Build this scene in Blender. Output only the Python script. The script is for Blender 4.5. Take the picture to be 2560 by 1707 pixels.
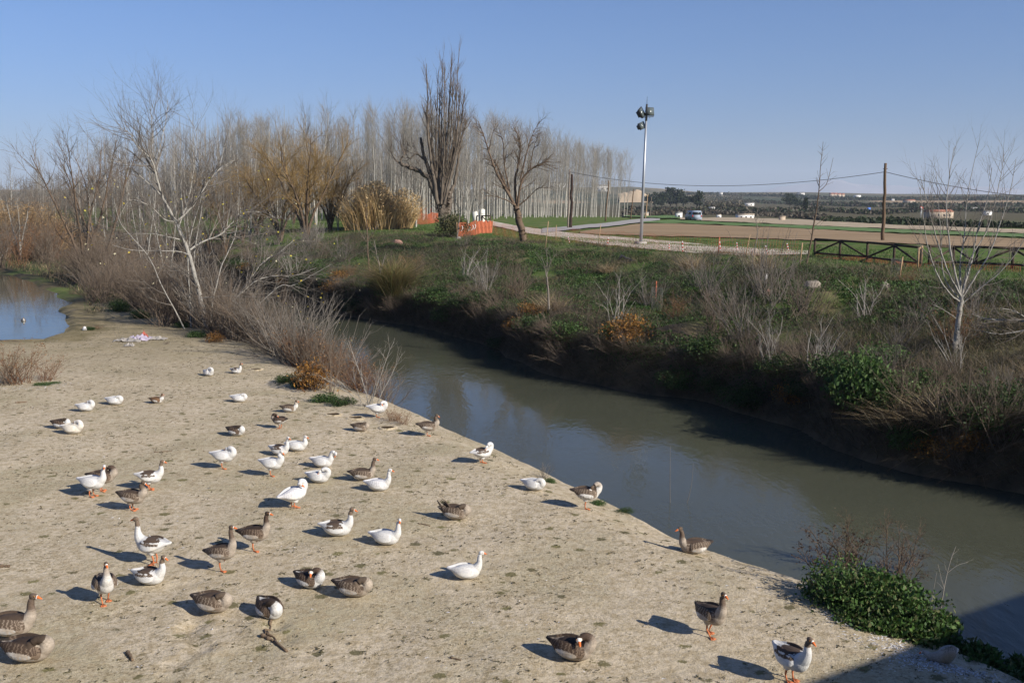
import bpy, math, random
import numpy as np
from mathutils import Vector
C = bpy.context.scene
for _o in list(bpy.data.objects): bpy.data.objects.remove(_o)
# ------------------------------------------------------------------ camera
FPX, CX, CY, HOR = 2489.0, 1280.0, 853.5, 490.0
CAM = np.array([0.0, 0.0, 6.3])
PITCH = math.atan((CY-HOR)/FPX)
cam = bpy.data.cameras.new('camera'); camo = bpy.data.objects.new('camera', cam)
C.collection.objects.link(camo); C.camera = camo
cam.lens = 35.0; cam.sensor_width = 36.0; cam.clip_start = 0.1; cam.clip_end = 60000
camo.location = CAM; camo.rotation_euler = (math.pi/2-PITCH, 0, 0)
# ------------------------------------------------------------------ world and sun
SUN_EL = math.radians(29.0)
SH = np.array([0.83, -0.55]); SH = SH/np.linalg.norm(SH)          # horizontal direction towards the sun
w = bpy.data.worlds.new('World'); C.world = w; w.use_nodes = True
nt = w.node_tree; nt.nodes.clear()
sky = nt.nodes.new('ShaderNodeTexSky'); sky.sky_type = 'NISHITA'; sky.sun_disc = False
sky.sun_elevation = SUN_EL; sky.sun_rotation = math.atan2(SH[0], SH[1])
sky.air_density = 1.0; sky.dust_density = 0.15; sky.ozone_density = 3.0; sky.altitude = 300
bg = nt.nodes.new('ShaderNodeBackground'); bg.inputs[1].default_value = 0.052
out = nt.nodes.new('ShaderNodeOutputWorld')
tc = nt.nodes.new('ShaderNodeTexCoord'); sx = nt.nodes.new('ShaderNodeSeparateXYZ'); nt.links.new(tc.outputs['Generated'], sx.inputs[0])
mr = nt.nodes.new('ShaderNodeMapRange'); nt.links.new(sx.outputs[2], mr.inputs[0]); mr.inputs[1].default_value = -0.02; mr.inputs[2].default_value = 0.20; mr.interpolation_type = 'SMOOTHSTEP'
tm = nt.nodes.new('ShaderNodeMix'); tm.data_type = 'RGBA'; tm.inputs[6].default_value = (0.60, 0.74, 1.18, 1); tm.inputs[7].default_value = (0.80, 1.0, 1.42, 1); nt.links.new(mr.outputs[0], tm.inputs[0])
tq = nt.nodes.new('ShaderNodeMix'); tq.data_type = 'RGBA'; tq.blend_type = 'MULTIPLY'; tq.inputs[0].default_value = 1.0; nt.links.new(sky.outputs[0], tq.inputs[6]); nt.links.new(tm.outputs[2], tq.inputs[7])
nt.links.new(tq.outputs[2], bg.inputs[0]); nt.links.new(bg.outputs[0], out.inputs[0])
sl = bpy.data.lights.new('sun', 'SUN'); sl.energy = 5.0; sl.angle = math.radians(0.53); sl.color = (1.0, 0.93, 0.83)
slo = bpy.data.objects.new('sun', sl); C.collection.objects.link(slo)
sdir = Vector((SH[0]*math.cos(SUN_EL), SH[1]*math.cos(SUN_EL), math.sin(SUN_EL)))
slo.rotation_euler = sdir.to_track_quat('Z', 'Y').to_euler()
slo.location = (0, 0, 60)
C.view_settings.view_transform = 'Standard'; C.view_settings.look = 'None'
C.view_settings.exposure = 0.53; C.view_settings.gamma = 1.0
C.cycles.use_denoising = True
C.cycles.max_bounces = 6; C.cycles.diffuse_bounces = 2; C.cycles.glossy_bounces = 3
C.cycles.transparent_max_bounces = 16; C.cycles.volume_bounces = 0
# ------------------------------------------------------------------ helpers
def sstep(t):
    t = np.clip(t, 0, 1); return t*t*(3-2*t)
def _hash(ix, iy, seed):
    h = (ix.astype(np.int64)*374761393 + iy.astype(np.int64)*668265263 + seed*974634777) & 0xffffffff
    h = ((h ^ (h >> 13))*1274126177) & 0xffffffff
    return ((h ^ (h >> 16)) & 0xffff)/65535.0
def vnoise(x, y, seed=0):
    x = np.asarray(x, float); y = np.asarray(y, float)
    ix = np.floor(x); iy = np.floor(y); fx = x-ix; fy = y-iy
    fx = fx*fx*(3-2*fx); fy = fy*fy*(3-2*fy)
    ix = ix.astype(np.int64); iy = iy.astype(np.int64)
    a = _hash(ix, iy, seed); b = _hash(ix+1, iy, seed); c = _hash(ix, iy+1, seed); d = _hash(ix+1, iy+1, seed)
    return (a*(1-fx)+b*fx)*(1-fy)+(c*(1-fx)+d*fx)*fy
def fbm(x, y, seed=0, o=4):
    s = 0; a = 1; t = 0
    for i in range(o):
        s = s+a*(vnoise(np.asarray(x)*2**i, np.asarray(y)*2**i, seed+i*17)*2-1); t += a; a *= 0.5
    return s/t
def tag(o, label=None, cat=None, group=None, kind=None):
    if label: o['label'] = label
    if cat: o['category'] = cat
    if group: o['group'] = group
    if kind: o['kind'] = kind
    return o
def link(o, parent=None):
    C.collection.objects.link(o)
    if parent is not None: o.parent = parent
    return o
def empty(name, loc=(0, 0, 0), rz=0):
    o = bpy.data.objects.new(name, None); link(o); o.location = loc; o.rotation_euler = (0, 0, rz); o.empty_display_size = 0.2
    return o
def mesh_obj(name, V, F, mat, parent=None, col=None, smooth=False, loc=None, fmat=None):
    """V (n,3); F list of arrays (m,3)/(m,4) or python lists; col (n,3|4) vertex colours"""
    me = bpy.data.meshes.new(name)
    V = np.asarray(V, np.float32)
    if not isinstance(F, (list, tuple)) or (len(F) and not hasattr(F[0], '__len__')): F = [F]
    arrs = []
    if len(F) and isinstance(F[0], np.ndarray) and F[0].ndim == 2: arrs = [np.asarray(f, np.int32) for f in F if len(f)]
    else:
        d = {}
        for f in F: d.setdefault(len(f), []).append(f)
        arrs = [np.array(v, np.int32) for v in d.values()]
    me.vertices.add(len(V)); me.vertices.foreach_set('co', V.ravel())
    nl = sum(a.size for a in arrs); nf = sum(len(a) for a in arrs)
    me.loops.add(nl); me.polygons.add(nf)
    me.loops.foreach_set('vertex_index', np.concatenate([a.ravel() for a in arrs]))
    st = []; k = 0
    for a in arrs:
        st.append(k+np.arange(len(a))*a.shape[1]); k += a.size
    me.polygons.foreach_set('loop_start', np.concatenate(st).astype(np.int32))
    me.update(calc_edges=True)
    if col is not None:
        col = np.asarray(col, np.float32)
        if col.shape[1] == 3: col = np.concatenate([col, np.ones((len(col), 1), np.float32)], 1)
        at = me.color_attributes.new('Col', 'FLOAT_COLOR', 'POINT'); at.data.foreach_set('color', col.ravel())
    mats = mat if isinstance(mat, (list, tuple)) else [mat]
    for m in mats: me.materials.append(m)
    if fmat is not None: me.polygons.foreach_set('material_index', np.asarray(fmat, np.int32))
    if smooth: me.polygons.foreach_set('use_smooth', np.ones(nf, bool))
    me.validate()
    o = bpy.data.objects.new(name, me); link(o, parent)
    if loc is not None: o.location = loc
    return o
class MB:
    """collects boxes, tubes and polygons into one mesh"""
    def __init__(s): s.V = []; s.F = []; s.n = 0; s.c = []
    def add(s, V, F, c=(1, 1, 1)):
        V = np.asarray(V, float)
        for f in F: s.F.append([int(i)+s.n for i in f])
        s.V.append(V); s.n += len(V); s.c.append(np.tile(np.array(c, float), (len(V), 1)))
    def box(s, c, d, rz=0, col=(1, 1, 1), R=None):
        x, y, z = np.array(d)/2.0
        P = np.array([[a, b, e] for a in (-x, x) for b in (-y, y) for e in (-z, z)])
        if R is not None: P = P@np.asarray(R).T
        elif rz:
            cs, sn = math.cos(rz), math.sin(rz); P = P@np.array([[cs, -sn, 0], [sn, cs, 0], [0, 0, 1]]).T
        s.add(P+np.array(c), [(0, 1, 3, 2), (4, 6, 7, 5), (0, 4, 5, 1), (2, 3, 7, 6), (0, 2, 6, 4), (1, 5, 7, 3)], col)
    def tube(s, pts, rad, k=8, col=(1, 1, 1), cap=True, flat=1.0):
        P = np.asarray(pts, float); n = len(P); rad = np.broadcast_to(np.asarray(rad, float), (n,))
        T = np.gradient(P, axis=0); T /= np.linalg.norm(T, axis=1)[:, None]+1e-9
        u = np.cross(T[0], [0, 0, 1.0]);
        if np.linalg.norm(u) < 1e-3: u = np.array([1.0, 0, 0])
        u /= np.linalg.norm(u); VV = []
        for i in range(n):
            u = u-T[i]*u.dot(T[i]); u /= np.linalg.norm(u)+1e-9; v = np.cross(T[i], u)
            for j in range(k):
                a = 2*math.pi*j/k; VV.append(P[i]+rad[i]*(u*math.cos(a)+v*flat*math.sin(a)))
        F = [(i*k+j, i*k+(j+1) % k, (i+1)*k+(j+1) % k, (i+1)*k+j) for i in range(n-1) for j in range(k)]
        if cap:
            F.append(tuple(range(k))[::-1]); F.append(tuple((n-1)*k+j for j in range(k)))
        s.add(VV, F, col)
    def ell(s, c, r, nu=10, nv=7, col=(1, 1, 1), R=None):
        VV = [(0, 0, 1)]
        for i in range(1, nv):
            th = math.pi*i/nv
            for j in range(nu):
                a = 2*math.pi*j/nu; VV.append((math.sin(th)*math.cos(a), math.sin(th)*math.sin(a), math.cos(th)))
        VV.append((0, 0, -1)); VV = np.array(VV)*np.array(r)
        if R is not None: VV = VV@np.asarray(R).T
        F = [(0, 1+j, 1+(j+1) % nu) for j in range(nu)]
        for i in range(nv-2):
            for j in range(nu):
                a = 1+i*nu; F.append((a+j, a+nu+j, a+nu+(j+1) % nu, a+(j+1) % nu))
        L = len(VV)-1; a = 1+(nv-2)*nu
        F += [(L, a+(j+1) % nu, a+j) for j in range(nu)]
        s.add(VV+np.array(c), F, col)
    def loft(s, secs, k=14, col=(1, 1, 1)):
        """secs: list of (centre, halfwidth vector, halfheight vector)"""
        VV = []
        for c, a, b in secs:
            c, a, b = np.array(c, float), np.array(a, float), np.array(b, float)
            for j in range(k):
                t = 2*math.pi*j/k; VV.append(c+a*math.cos(t)+b*math.sin(t))
        n = len(secs)
        F = [(i*k+j, i*k+(j+1) % k, (i+1)*k+(j+1) % k, (i+1)*k+j) for i in range(n-1) for j in range(k)]
        F.append(tuple(range(k))[::-1]); F.append(tuple((n-1)*k+j for j in range(k)))
        s.add(VV, F, col)
    def build(s, name, mat, parent=None, smooth=False, loc=None, usecol=False):
        return mesh_obj(name, np.concatenate(s.V), s.F, mat, parent, np.concatenate(s.c) if usecol else None, smooth, loc)
# ---- materials
def mat_base(name, col=(0.5, 0.5, 0.5), rough=0.8, spec=0.3):
    m = bpy.data.materials.new(name); m.use_nodes = True
    b = m.node_tree.nodes['Principled BSDF']
    b.inputs['Base Color'].default_value = (*col, 1); b.inputs['Roughness'].default_value = rough
    b.inputs['Specular IOR Level'].default_value = spec
    return m, m.node_tree, b
def N(nt, t, **kw):
    n = nt.nodes.new(t)
    for k, v in kw.items():
        if k == 'op': n.operation = v
        elif k == 'blend': n.blend_type = v
        else:
            n.inputs[k].default_value = v
    return n
def mix(nt, f, a, b, blend='MIX'):
    m = nt.nodes.new('ShaderNodeMix'); m.data_type = 'RGBA'; m.blend_type = blend
    for i, v in ((0, f), (6, a), (7, b)):
        if isinstance(v, bpy.types.NodeSocket): nt.links.new(v, m.inputs[i])
        elif i == 0: m.inputs[0].default_value = v
        else: m.inputs[i].default_value = (*v, 1) if len(v) == 3 else v
    return m.outputs[2]
def noise(nt, vec, scale, detail=4, rough=0.55, dist=0.0):
    n = nt.nodes.new('ShaderNodeTexNoise'); n.inputs['Scale'].default_value = scale; n.inputs['Detail'].default_value = detail
    n.inputs['Roughness'].default_value = rough; n.inputs['Distortion'].default_value = dist
    if vec is not None: nt.links.new(vec, n.inputs['Vector'])
    return n.outputs['Fac']
def ramp(nt, f, a, b, ca=0.0, cb=1.0):
    r = nt.nodes.new('ShaderNodeMapRange'); r.clamp = True
    nt.links.new(f, r.inputs[0])
    for i, v in enumerate((a, b, ca, cb)): r.inputs[1+i].default_value = v
    return r.outputs[0]
def mapping(nt, vec, scale=(1, 1, 1), rot=(0, 0, 0)):
    m = nt.nodes.new('ShaderNodeMapping'); m.inputs['Scale'].default_value = scale; m.inputs['Rotation'].default_value = rot
    nt.links.new(vec, m.inputs[0]); return m.outputs[0]
def objco(nt): return nt.nodes.new('ShaderNodeTexCoord').outputs['Object']
def vcol(nt):
    a = nt.nodes.new('ShaderNodeVertexColor'); a.layer_name = 'Col'; return a.outputs['Color']
def bump(nt, b, h, strength=0.5, dist=0.02):
    n = nt.nodes.new('ShaderNodeBump'); n.inputs['Strength'].default_value = strength; n.inputs['Distance'].default_value = dist
    nt.links.new(h, n.inputs['Height']); nt.links.new(n.outputs[0], b.inputs['Normal'])
def simple(name, c1, c2, scale=8, rough=0.85, spec=0.2, bumpd=0.0, usecol=False, stretch=(1, 1, 1), metal=0.0):
    m, t, b = mat_base(name, c1, rough, spec)
    v = mapping(t, objco(t), stretch); f = ramp(t, noise(t, v, scale, 5), 0.35, 0.65)
    c = mix(t, f, c1, c2)
    if usecol: c = mix(t, 1.0, c, vcol(t), 'MULTIPLY')
    t.links.new(c, b.inputs['Base Color']); b.inputs['Metallic'].default_value = metal
    if bumpd: bump(t, b, noise(t, v, scale*2.5, 4), 0.8, bumpd)
    return m
# ------------------------------------------------------------------ the terrain as a function of place
UN = np.array([0.86, 0.51]); US = np.array([-0.51, 0.86])         # across the river, along the river
WATER = -1.5; POND = -0.12
PONDP = np.array([(-34, 40), (-22.7, 44.0), (-20.9, 44.3), (-21.2, 46.5), (-22.0, 49.5), (-23.4, 51.6), (-24.6, 54.5), (-26.8, 60), (-31, 67), (-37, 76), (-42, 83), (-62, 88), (-62, 44)])
def sn(x, y): return x*US[0]+y*US[1], x*UN[0]+y*UN[1]
def xy(s, n): return s*US[0]+n*UN[0], s*US[1]+n*UN[1]
def poly_sd(x, y, P):
    """signed distance to polygon, negative inside"""
    x = np.asarray(x, float); y = np.asarray(y, float); d = np.full(x.shape, 1e9); ins = np.zeros(x.shape, bool)
    for i in range(len(P)):
        a = P[i]; b = P[(i+1) % len(P)]; e = b-a
        t = np.clip(((x-a[0])*e[0]+(y-a[1])*e[1])/e.dot(e), 0, 1)
        d = np.minimum(d, np.hypot(x-a[0]-t*e[0], y-a[1]-t*e[1]))
        c = ((a[1] > y) != (b[1] > y)) & (x < (b[0]-a[0])*(y-a[1])/(b[1]-a[1]+1e-12)+a[0])
        ins ^= c
    return np.where(ins, -d, d)
def near_edge(s): return 12.35+0.28*(vnoise(s/5.0, 3.3, 5)*2-1)*sstep((s-4)/10)+0.10*(vnoise(s/1.3, 9.3, 6)*2-1)
def far_edge(s): return 24.3+1.5*(vnoise(s/9.0, 1.7, 11)*2-1)+0.5*(vnoise(s/2.6, 5.7, 12)*2-1)
_PX = [-2.5, -0.6, 0.0, 0.25, 0.55, 0.9, 2.6, 6.3, 10.7, 16, 22, 30, 42, 60, 75, 100, 125, 180, 275, 420, 700, 1200, 9000]
_PZ = [-2.6, -2.0, -1.6, -0.9, -0.1, 0.25, 0.6, 1.1, 2.05, 2.6, 2.75, 2.3, 1.9, 1.7, 1.5, .9, .3, -.8, -2.0, -2.7, -3.2, -3.4, -3.4]
CHAN = [[(-4.95, 15.3), (-4.75, 14.6), (-4.80, 14.0), (-4.45, 13.3), (-4.6, 12.4)], [(-3.72, 14.5), (-3.55, 14.0), (-3.25, 13.6), (-2.8, 13.1)]]
def H(x, y):
    x = np.asarray(x, float); y = np.asarray(y, float); s, n = sn(x, y)
    ne = near_edge(s); fe = far_edge(s); d = n-fe
    near = 0.05*fbm(x/3.1, y/3.1, 21, 3)+0.018*fbm(x/0.6, y/0.6, 22, 2)
    near = near-0.22*sstep((n-(ne-1.6))/1.6)**2-1.9*sstep((n-ne)/1.3)
    for cp in CHAN:
        for i in range(len(cp)-1):
            a_, b_ = np.array(cp[i]), np.array(cp[i+1]); e_ = b_-a_; t_ = np.clip(((x-a_[0])*e_[0]+(y-a_[1])*e_[1])/e_.dot(e_), 0, 1)
            dd_ = np.hypot(x-a_[0]-t_*e_[0]+.07*np.sin(y*7), y-a_[1]-t_*e_[1]); near = near-0.035*np.exp(-(dd_/.13)**2)*(1 if i < len(cp)-2 else .6)+.012*np.exp(-((dd_-.28)/.1)**2)
    near = near+1.3*sstep((s-88)/35)*sstep((4-n)/12)+0.25*fbm(x/6, y/6, 23)*sstep((s-45)/20)*sstep((10-n)/4)*1.0
    pd = poly_sd(x+0.5*fbm(x/3, y/3, 24, 2), y, PONDP)
    near = np.where(pd < 1.2, near*sstep(pd/1.2)-0.13*(1-sstep(pd/0.5+0.35))-0.5*sstep(-pd/2.5), near)
    far = np.interp(d, _PX, _PZ)
    lf = sstep((s-20)/35)                                          # the left, upstream part stays high longer
    far = far+lf*sstep((d-26)/16)*(1-sstep((d-110)/110))*0.75
    lo = sstep((24-s)/14)                                          # long low slope at the right
    far = far-lo*0.75*sstep((d-2.5)/3)*(1-sstep((d-9)/9))
    amp = sstep((d-0.6)/2)*(1-sstep((d-13)/7))
    far = far+amp*(0.38*fbm(x/2.6, y/2.6, 31, 4))+0.10*sstep(d/20)*fbm(x/9, y/9, 33, 3)
    far = far+sstep((d+1)/1.5)*(1-sstep((d-3)/2))*0.35*fbm(x/1.1, y/1.1, 35, 3)
    mid = ne+5.0
    return np.where(n < mid, near, far)
def ray(px, py):
    v = np.array([(px-CX)/FPX, 1.0, -(py-CY)/FPX])
    c, s_ = math.cos(-PITCH), math.sin(-PITCH)
    return np.array([v[0], v[1]*c-v[2]*s_, v[1]*s_+v[2]*c])
def at(px, py, zoff=0.0, lo=10.0, hi=3000.0, water=False):
    """the point of the ground seen at a pixel of the 2560-wide photograph"""
    r = ray(px, py); r = r/r[1]
    Y = np.concatenate([np.arange(lo, 160, 0.08), np.geomspace(160, hi, 3000)])
    X = CAM[0]+r[0]*Y; Z = CAM[2]+r[2]*Y
    h = H(X, Y)+zoff
    if water: h = np.maximum(h, WATER)
    k = np.argmax(Z < h)
    if not (Z[k] < h[k]): k = len(Y)-1
    return np.array([X[k], Y[k], float(H(X[k], Y[k]))])
def pt(px, py, Y):
    """the point at distance Y (along world y) seen at a pixel"""
    r = ray(px, py); r = r/r[1]; return CAM+r*Y
# ------------------------------------------------------------------ the land
def ground_material():
    m, t, b = mat_base('ground', (0.4, 0.35, 0.26), 0.95, 0.1)
    oc = objco(t); vc = vcol(t); sp = t.nodes.new('ShaderNodeSeparateColor'); t.links.new(vc, sp.inputs[0])
    sand_m, grass_m, damp_m = sp.outputs[0], sp.outputs[1], sp.outputs[2]
    # sand: fine tonal mottling, a darker crust, droppings, pale flecks
    c = mix(t, ramp(t, noise(t, oc, 0.7, 5, 0.6), 0.3, 0.7), (0.60, 0.51, 0.375), (0.50, 0.42, 0.30))
    c = mix(t, ramp(t, noise(t, oc, 0.28, 4, 0.6, 0.8), 0.46, 0.66, 0, .75), c, (0.37, 0.325, 0.20))
    patchy = ramp(t, noise(t, oc, 0.5, 4, 0.65), 0.38, 0.62, 0.15, 1.0)
    c = mix(t, ramp(t, noise(t, mapping(t, oc, (1, 1, 1)), 5.0, 6, 0.75), 0.44, 0.60, 0, .85), c, (0.36, 0.285, 0.175))
    mm = t.nodes.new('ShaderNodeMath'); mm.operation = 'MULTIPLY'; t.links.new(patchy, mm.inputs[0]); t.links.new(ramp(t, noise(t, mapping(t, oc, (1, 1.25, 1)), 14.0, 5, 0.75, 0.4), 0.51, 0.61, 0, 0.95), mm.inputs[1])
    c = mix(t, mm.outputs[0], c, (0.19, 0.155, 0.085))
    c = mix(t, ramp(t, noise(t, oc, 34.0, 3, 0.7), 0.55, 0.72, 0, 0.6), c, (0.68, 0.60, 0.48))
    c = mix(t, ramp(t, noise(t, oc, 55.0, 2, 0.6), 0.60, 0.74, 0, 0.75), c, (0.15, 0.125, 0.08))
    vo = t.nodes.new('ShaderNodeTexVoronoi'); vo.inputs['Scale'].default_value = 2.3; vo.inputs['Randomness'].default_value = 1
    t.links.new(mapping(t, oc, (1, 1.1, 1)), vo.inputs['Vector'])
    dist = t.nodes.new('ShaderNodeMath'); dist.operation = 'ADD'
    t.links.new(vo.outputs['Distance'], dist.inputs[0]); t.links.new(ramp(t, noise(t, oc, 16, 4, 0.7), 0.25, 0.75, -0.16, 0.16), dist.inputs[1])
    vs = t.nodes.new('ShaderNodeSeparateColor'); t.links.new(vo.outputs['Color'], vs.inputs[0])
    thr = ramp(t, vs.outputs[0], 0.1, 1.0, 0.02, 0.24)
    sub = t.nodes.new('ShaderNodeMath'); sub.operation = 'SUBTRACT'; t.links.new(dist.outputs[0], sub.inputs[0]); t.links.new(thr, sub.inputs[1])
    spot = ramp(t, sub.outputs[0], -0.02, 0.05, 0.85, 0)
    c = mix(t, spot, c, mix(t, vs.outputs[1], (0.085, 0.075, 0.035), (0.16, 0.145, 0.055)))
    vo2 = t.nodes.new('ShaderNodeTexVoronoi'); vo2.inputs['Scale'].default_value = 3.4
    t.links.new(oc, vo2.inputs['Vector']); v2 = t.nodes.new('ShaderNodeSeparateColor'); t.links.new(vo2.outputs['Color'], v2.inputs[0])
    d2 = t.nodes.new('ShaderNodeMath'); d2.operation = 'ADD'; t.links.new(vo2.outputs['Distance'], d2.inputs[0]); t.links.new(ramp(t, noise(t, oc, 30, 3), 0.3, 0.7, -.1, .1), d2.inputs[1])
    fl = t.nodes.new('ShaderNodeMath'); fl.operation = 'MULTIPLY'
    t.links.new(ramp(t, d2.outputs[0], 0.0, 0.06, 1, 0), fl.inputs[0]); t.links.new(ramp(t, v2.outputs[0], 0.8, 0.85), fl.inputs[1])
    c = mix(t, fl.outputs[0], c, (0.66, 0.66, 0.66))
    sand = mix(t, damp_m, c, mix(t, ramp(t, noise(t, oc, 1.2, 4), .35, .65), (0.16, 0.135, 0.07), (0.27, 0.22, 0.13)))
    # bare earth and low growth of the far side
    soil = mix(t, ramp(t, noise(t, oc, 1.6, 6, 0.65), 0.35, 0.65), (0.060, 0.049, 0.033), (0.135, 0.105, 0.068))
    g = mix(t, ramp(t, noise(t, oc, 0.9, 6, 0.7), 0.35, 0.65), (0.055, 0.105, 0.022), (0.115, 0.15, 0.04))
    g = mix(t, ramp(t, noise(t, oc, 0.35, 5, 0.6), 0.52, 0.66), g, (0.17, 0.15, 0.075))
    low = mix(t, grass_m, soil, g)
    t.links.new(mix(t, sand_m, low, sand), b.inputs['Base Color'])
    h = mix(t, 0.45, mix(t, 0.5, noise(t, oc, 9, 6, 0.7), noise(t, oc, 36, 4, 0.7)), spot)
    h = noise(t, oc, 11, 7, 0.72)
    bump(t, b, h, 0.75, 0.045)
    return m
M_ground = ground_material()
def breaks(*seg):
    a = []
    for lo, hi, st in seg: a += list(np.arange(lo, hi, st))
    return np.array(a)
S = np.concatenate([[-3000, -1200, -500, -200, -100, -60, -40, -25, -15, -8], breaks((-4, 9, 0.33), (9, 17.5, 0.1), (17.5, 62, 0.3), (62, 130, 0.8), (130, 260, 3.0)), np.geomspace(260, 9000, 40)])
Nn = np.concatenate([-np.geomspace(3000, 60, 18), breaks((-55, -14, 1.2), (-14, -4, 0.6), (-4, 0, 0.3), (0, 7, 0.11), (7, 14.2, 0.13), (14.2, 22.2, 1.2), (22.2, 40, 0.24), (40, 60, 0.7), (60, 120, 2.0), (120, 320, 8.0)), np.geomspace(320, 9000, 30)])
SS, NN = np.meshgrid(S, Nn, indexing='ij')
X, Y = xy(SS, NN); Z = H(X, Y)
V = np.stack([X, Y, Z], -1).reshape(-1, 3)
ns, nn = SS.shape
ii, jj = np.meshgrid(np.arange(ns-1), np.arange(nn-1), indexing='ij'); k = (ii*nn+jj).ravel()
F = np.stack([k, k+1, k+nn+1, k+nn], 1)[:, ::-1]
s_, n_ = SS.ravel(), NN.ravel(); x_, y_ = X.ravel(), Y.ravel()
sand = (n_ < near_edge(s_)+0.25)*1.0
farleft = sstep((s_-58+4*fbm(x_/5, y_/5, 40))/12)
pd_ = poly_sd(x_, y_, PONDP)
sand = sand*(1-0.85*farleft)
grass = np.where(n_ > 20, sstep((n_-far_edge(s_)-3.0+3*fbm(x_/3, y_/3, 41))/3), farleft*sstep(fbm(x_/4, y_/4, 45)*2+0.5))
brown_right = sstep((26-s_)/8)*sstep((far_edge(s_)+17-n_)/5)
grass = grass*(1-0.85*brown_right)*(1-.85*sstep((y_-230)/160)*(n_ > 20))
damp = np.clip(sstep((2.6-pd_+1.2*fbm(x_/2, y_/2, 43))/2.4)*0.8+0.65*sstep((s_-30+5*fbm(x_/4, y_/4, 42))/22), 0, 1)
ground = mesh_obj('ground', V, [F], M_ground, col=np.stack([sand, grass, damp], 1), smooth=True)
tag(ground, kind='structure')
# ---- water
def water_mat(name, col, rough, sc, amp, tint2):
    m, t, b = mat_base(name, col, rough, 0.5)
    oc = objco(t)
    b.inputs['IOR'].default_value = 1.33
    t.links.new(mix(t, ramp(t, noise(t, oc, 0.12, 3), 0.35, 0.65), col, tint2), b.inputs['Base Color'])
    rot = math.atan2(US[1], US[0])
    v = mapping(t, oc, (sc, sc*0.45, sc), (0, 0, -0.5))
    h = mix(t, 0.35, noise(t, v, 1.0, 3, 0.5, 0.6), noise(t, mapping(t, oc, (sc*4, sc*1.6, sc), (0, 0, -0.3)), 1.0, 3, 0.5))
    h = mix(t, ramp(t, noise(t, oc, 0.15, 2), 0.35, 0.7, 0.75, 0.0), h, (0.5, 0.5, 0.5))
    bump(t, b, h, 1.0, amp)
    return m
M_river = water_mat('river_water', (0.073, 0.077, 0.053), 0.05, 1.7, 0.038, (0.064, 0.068, 0.048))
M_pond = water_mat('pond_water', (0.085, 0.09, 0.06), 0.04, 1.6, 0.012, (0.07, 0.075, 0.05))
def sheet(name, pts, z, mat):
    o = mesh_obj(name, [(p[0], p[1], z) for p in pts], [tuple(range(len(pts)))], mat); tag(o, kind='structure'); return o
sheet('river_water', [xy(-60, 12.0), xy(-60, 27.5), xy(400, 27.5), xy(400, 12.0)], WATER, M_river)
sheet('pond_water', PONDP+np.array([[0, -1], [0.8, -1], [1.5, 0], [1.2, 0], [1.2, 0], [1.2, 0], [1.2, 0], [1.2, 0.8], [1, 1], [1, 1], [0, 3], [0, 3], [0, 0]]), POND, M_pond)
# ---- bridge the picture is taken from: only its shadow shows
M_conc = simple('bridge_concrete', (0.34, 0.33, 0.30), (0.27, 0.26, 0.24), 3, 0.9)
br = empty('road_bridge', (*xy(-4, 18), 0)); tag(br, 'concrete road bridge across the river casting the straight shadow', 'bridge')
def brbox(name, s0, s1, n0, n1, z0, z1):
    mb = MB(); P = []
    for z in (z0, z1):
        for (s, n) in ((s0, n0), (s1, n0), (s1, n1), (s0, n1)): P.append((*xy(s, n), z))
    P = np.array(P)-np.array(br.location)
    mb.add(P, [(0, 3, 2, 1), (4, 5, 6, 7), (0, 1, 5, 4), (1, 2, 6, 5), (2, 3, 7, 6), (3, 0, 4, 7)]); return mb.build(name, M_conc, br)
brbox('deck', -9.6, -0.35, -60, 90, 3.8, 4.85)
brbox('parapet', -0.55, -0.35, -60, 90, 4.852, 5.5); brbox('parapet', -9.6, -9.4, -60, 90, 4.852, 5.5)
brbox('pier', -8.5, -2.0, 8.5, 9.7, -2.5, 3.798); brbox('pier', -8.5, -2.0, 27.5, 28.7, -2.5, 3.798); brbox('pier', -8.5, -2.0, -14, -12.8, -2.5, 3.798)
# ------------------------------------------------------------------ geese
def goose_material():
    m, t, b = mat_base('feathers', (0.8, 0.8, 0.8), 0.75, 0.2)
    oc = objco(t); vc = vcol(t)
    n1 = ramp(t, noise(t, mapping(t, oc, (22, 60, 60)), 1.0, 4, 0.7), 0.3, 0.7, 0.74, 1.08)
    cc = t.nodes.new('ShaderNodeCombineColor')
    for i in range(3): t.links.new(n1, cc.inputs[i])
    t.links.new(mix(t, 1.0, vc, cc.outputs[0], 'MULTIPLY'), b.inputs['Base Color'])
    bump(t, b, noise(t, mapping(t, oc, (18, 55, 55)), 1.0, 4, 0.7), 0.5, 0.01)
    return m
M_goose = goose_material()
def cr(pts, n):
    """catmull-rom through points with extra channels"""
    P = np.asarray(pts, float); P = np.concatenate([[2*P[0]-P[1]], P, [2*P[-1]-P[-2]]]); o = []
    m = len(P)-3
    for u in np.linspace(0, m-1e-6, n):
        i = int(u); t = u-i; a, b, c, d = P[i:i+4]
        o.append(0.5*((2*b)+(c-a)*t+(2*a-5*b+4*c-d)*t*t+(3*b-a-3*c+d)*t**3))
    return np.array(o)
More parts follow.
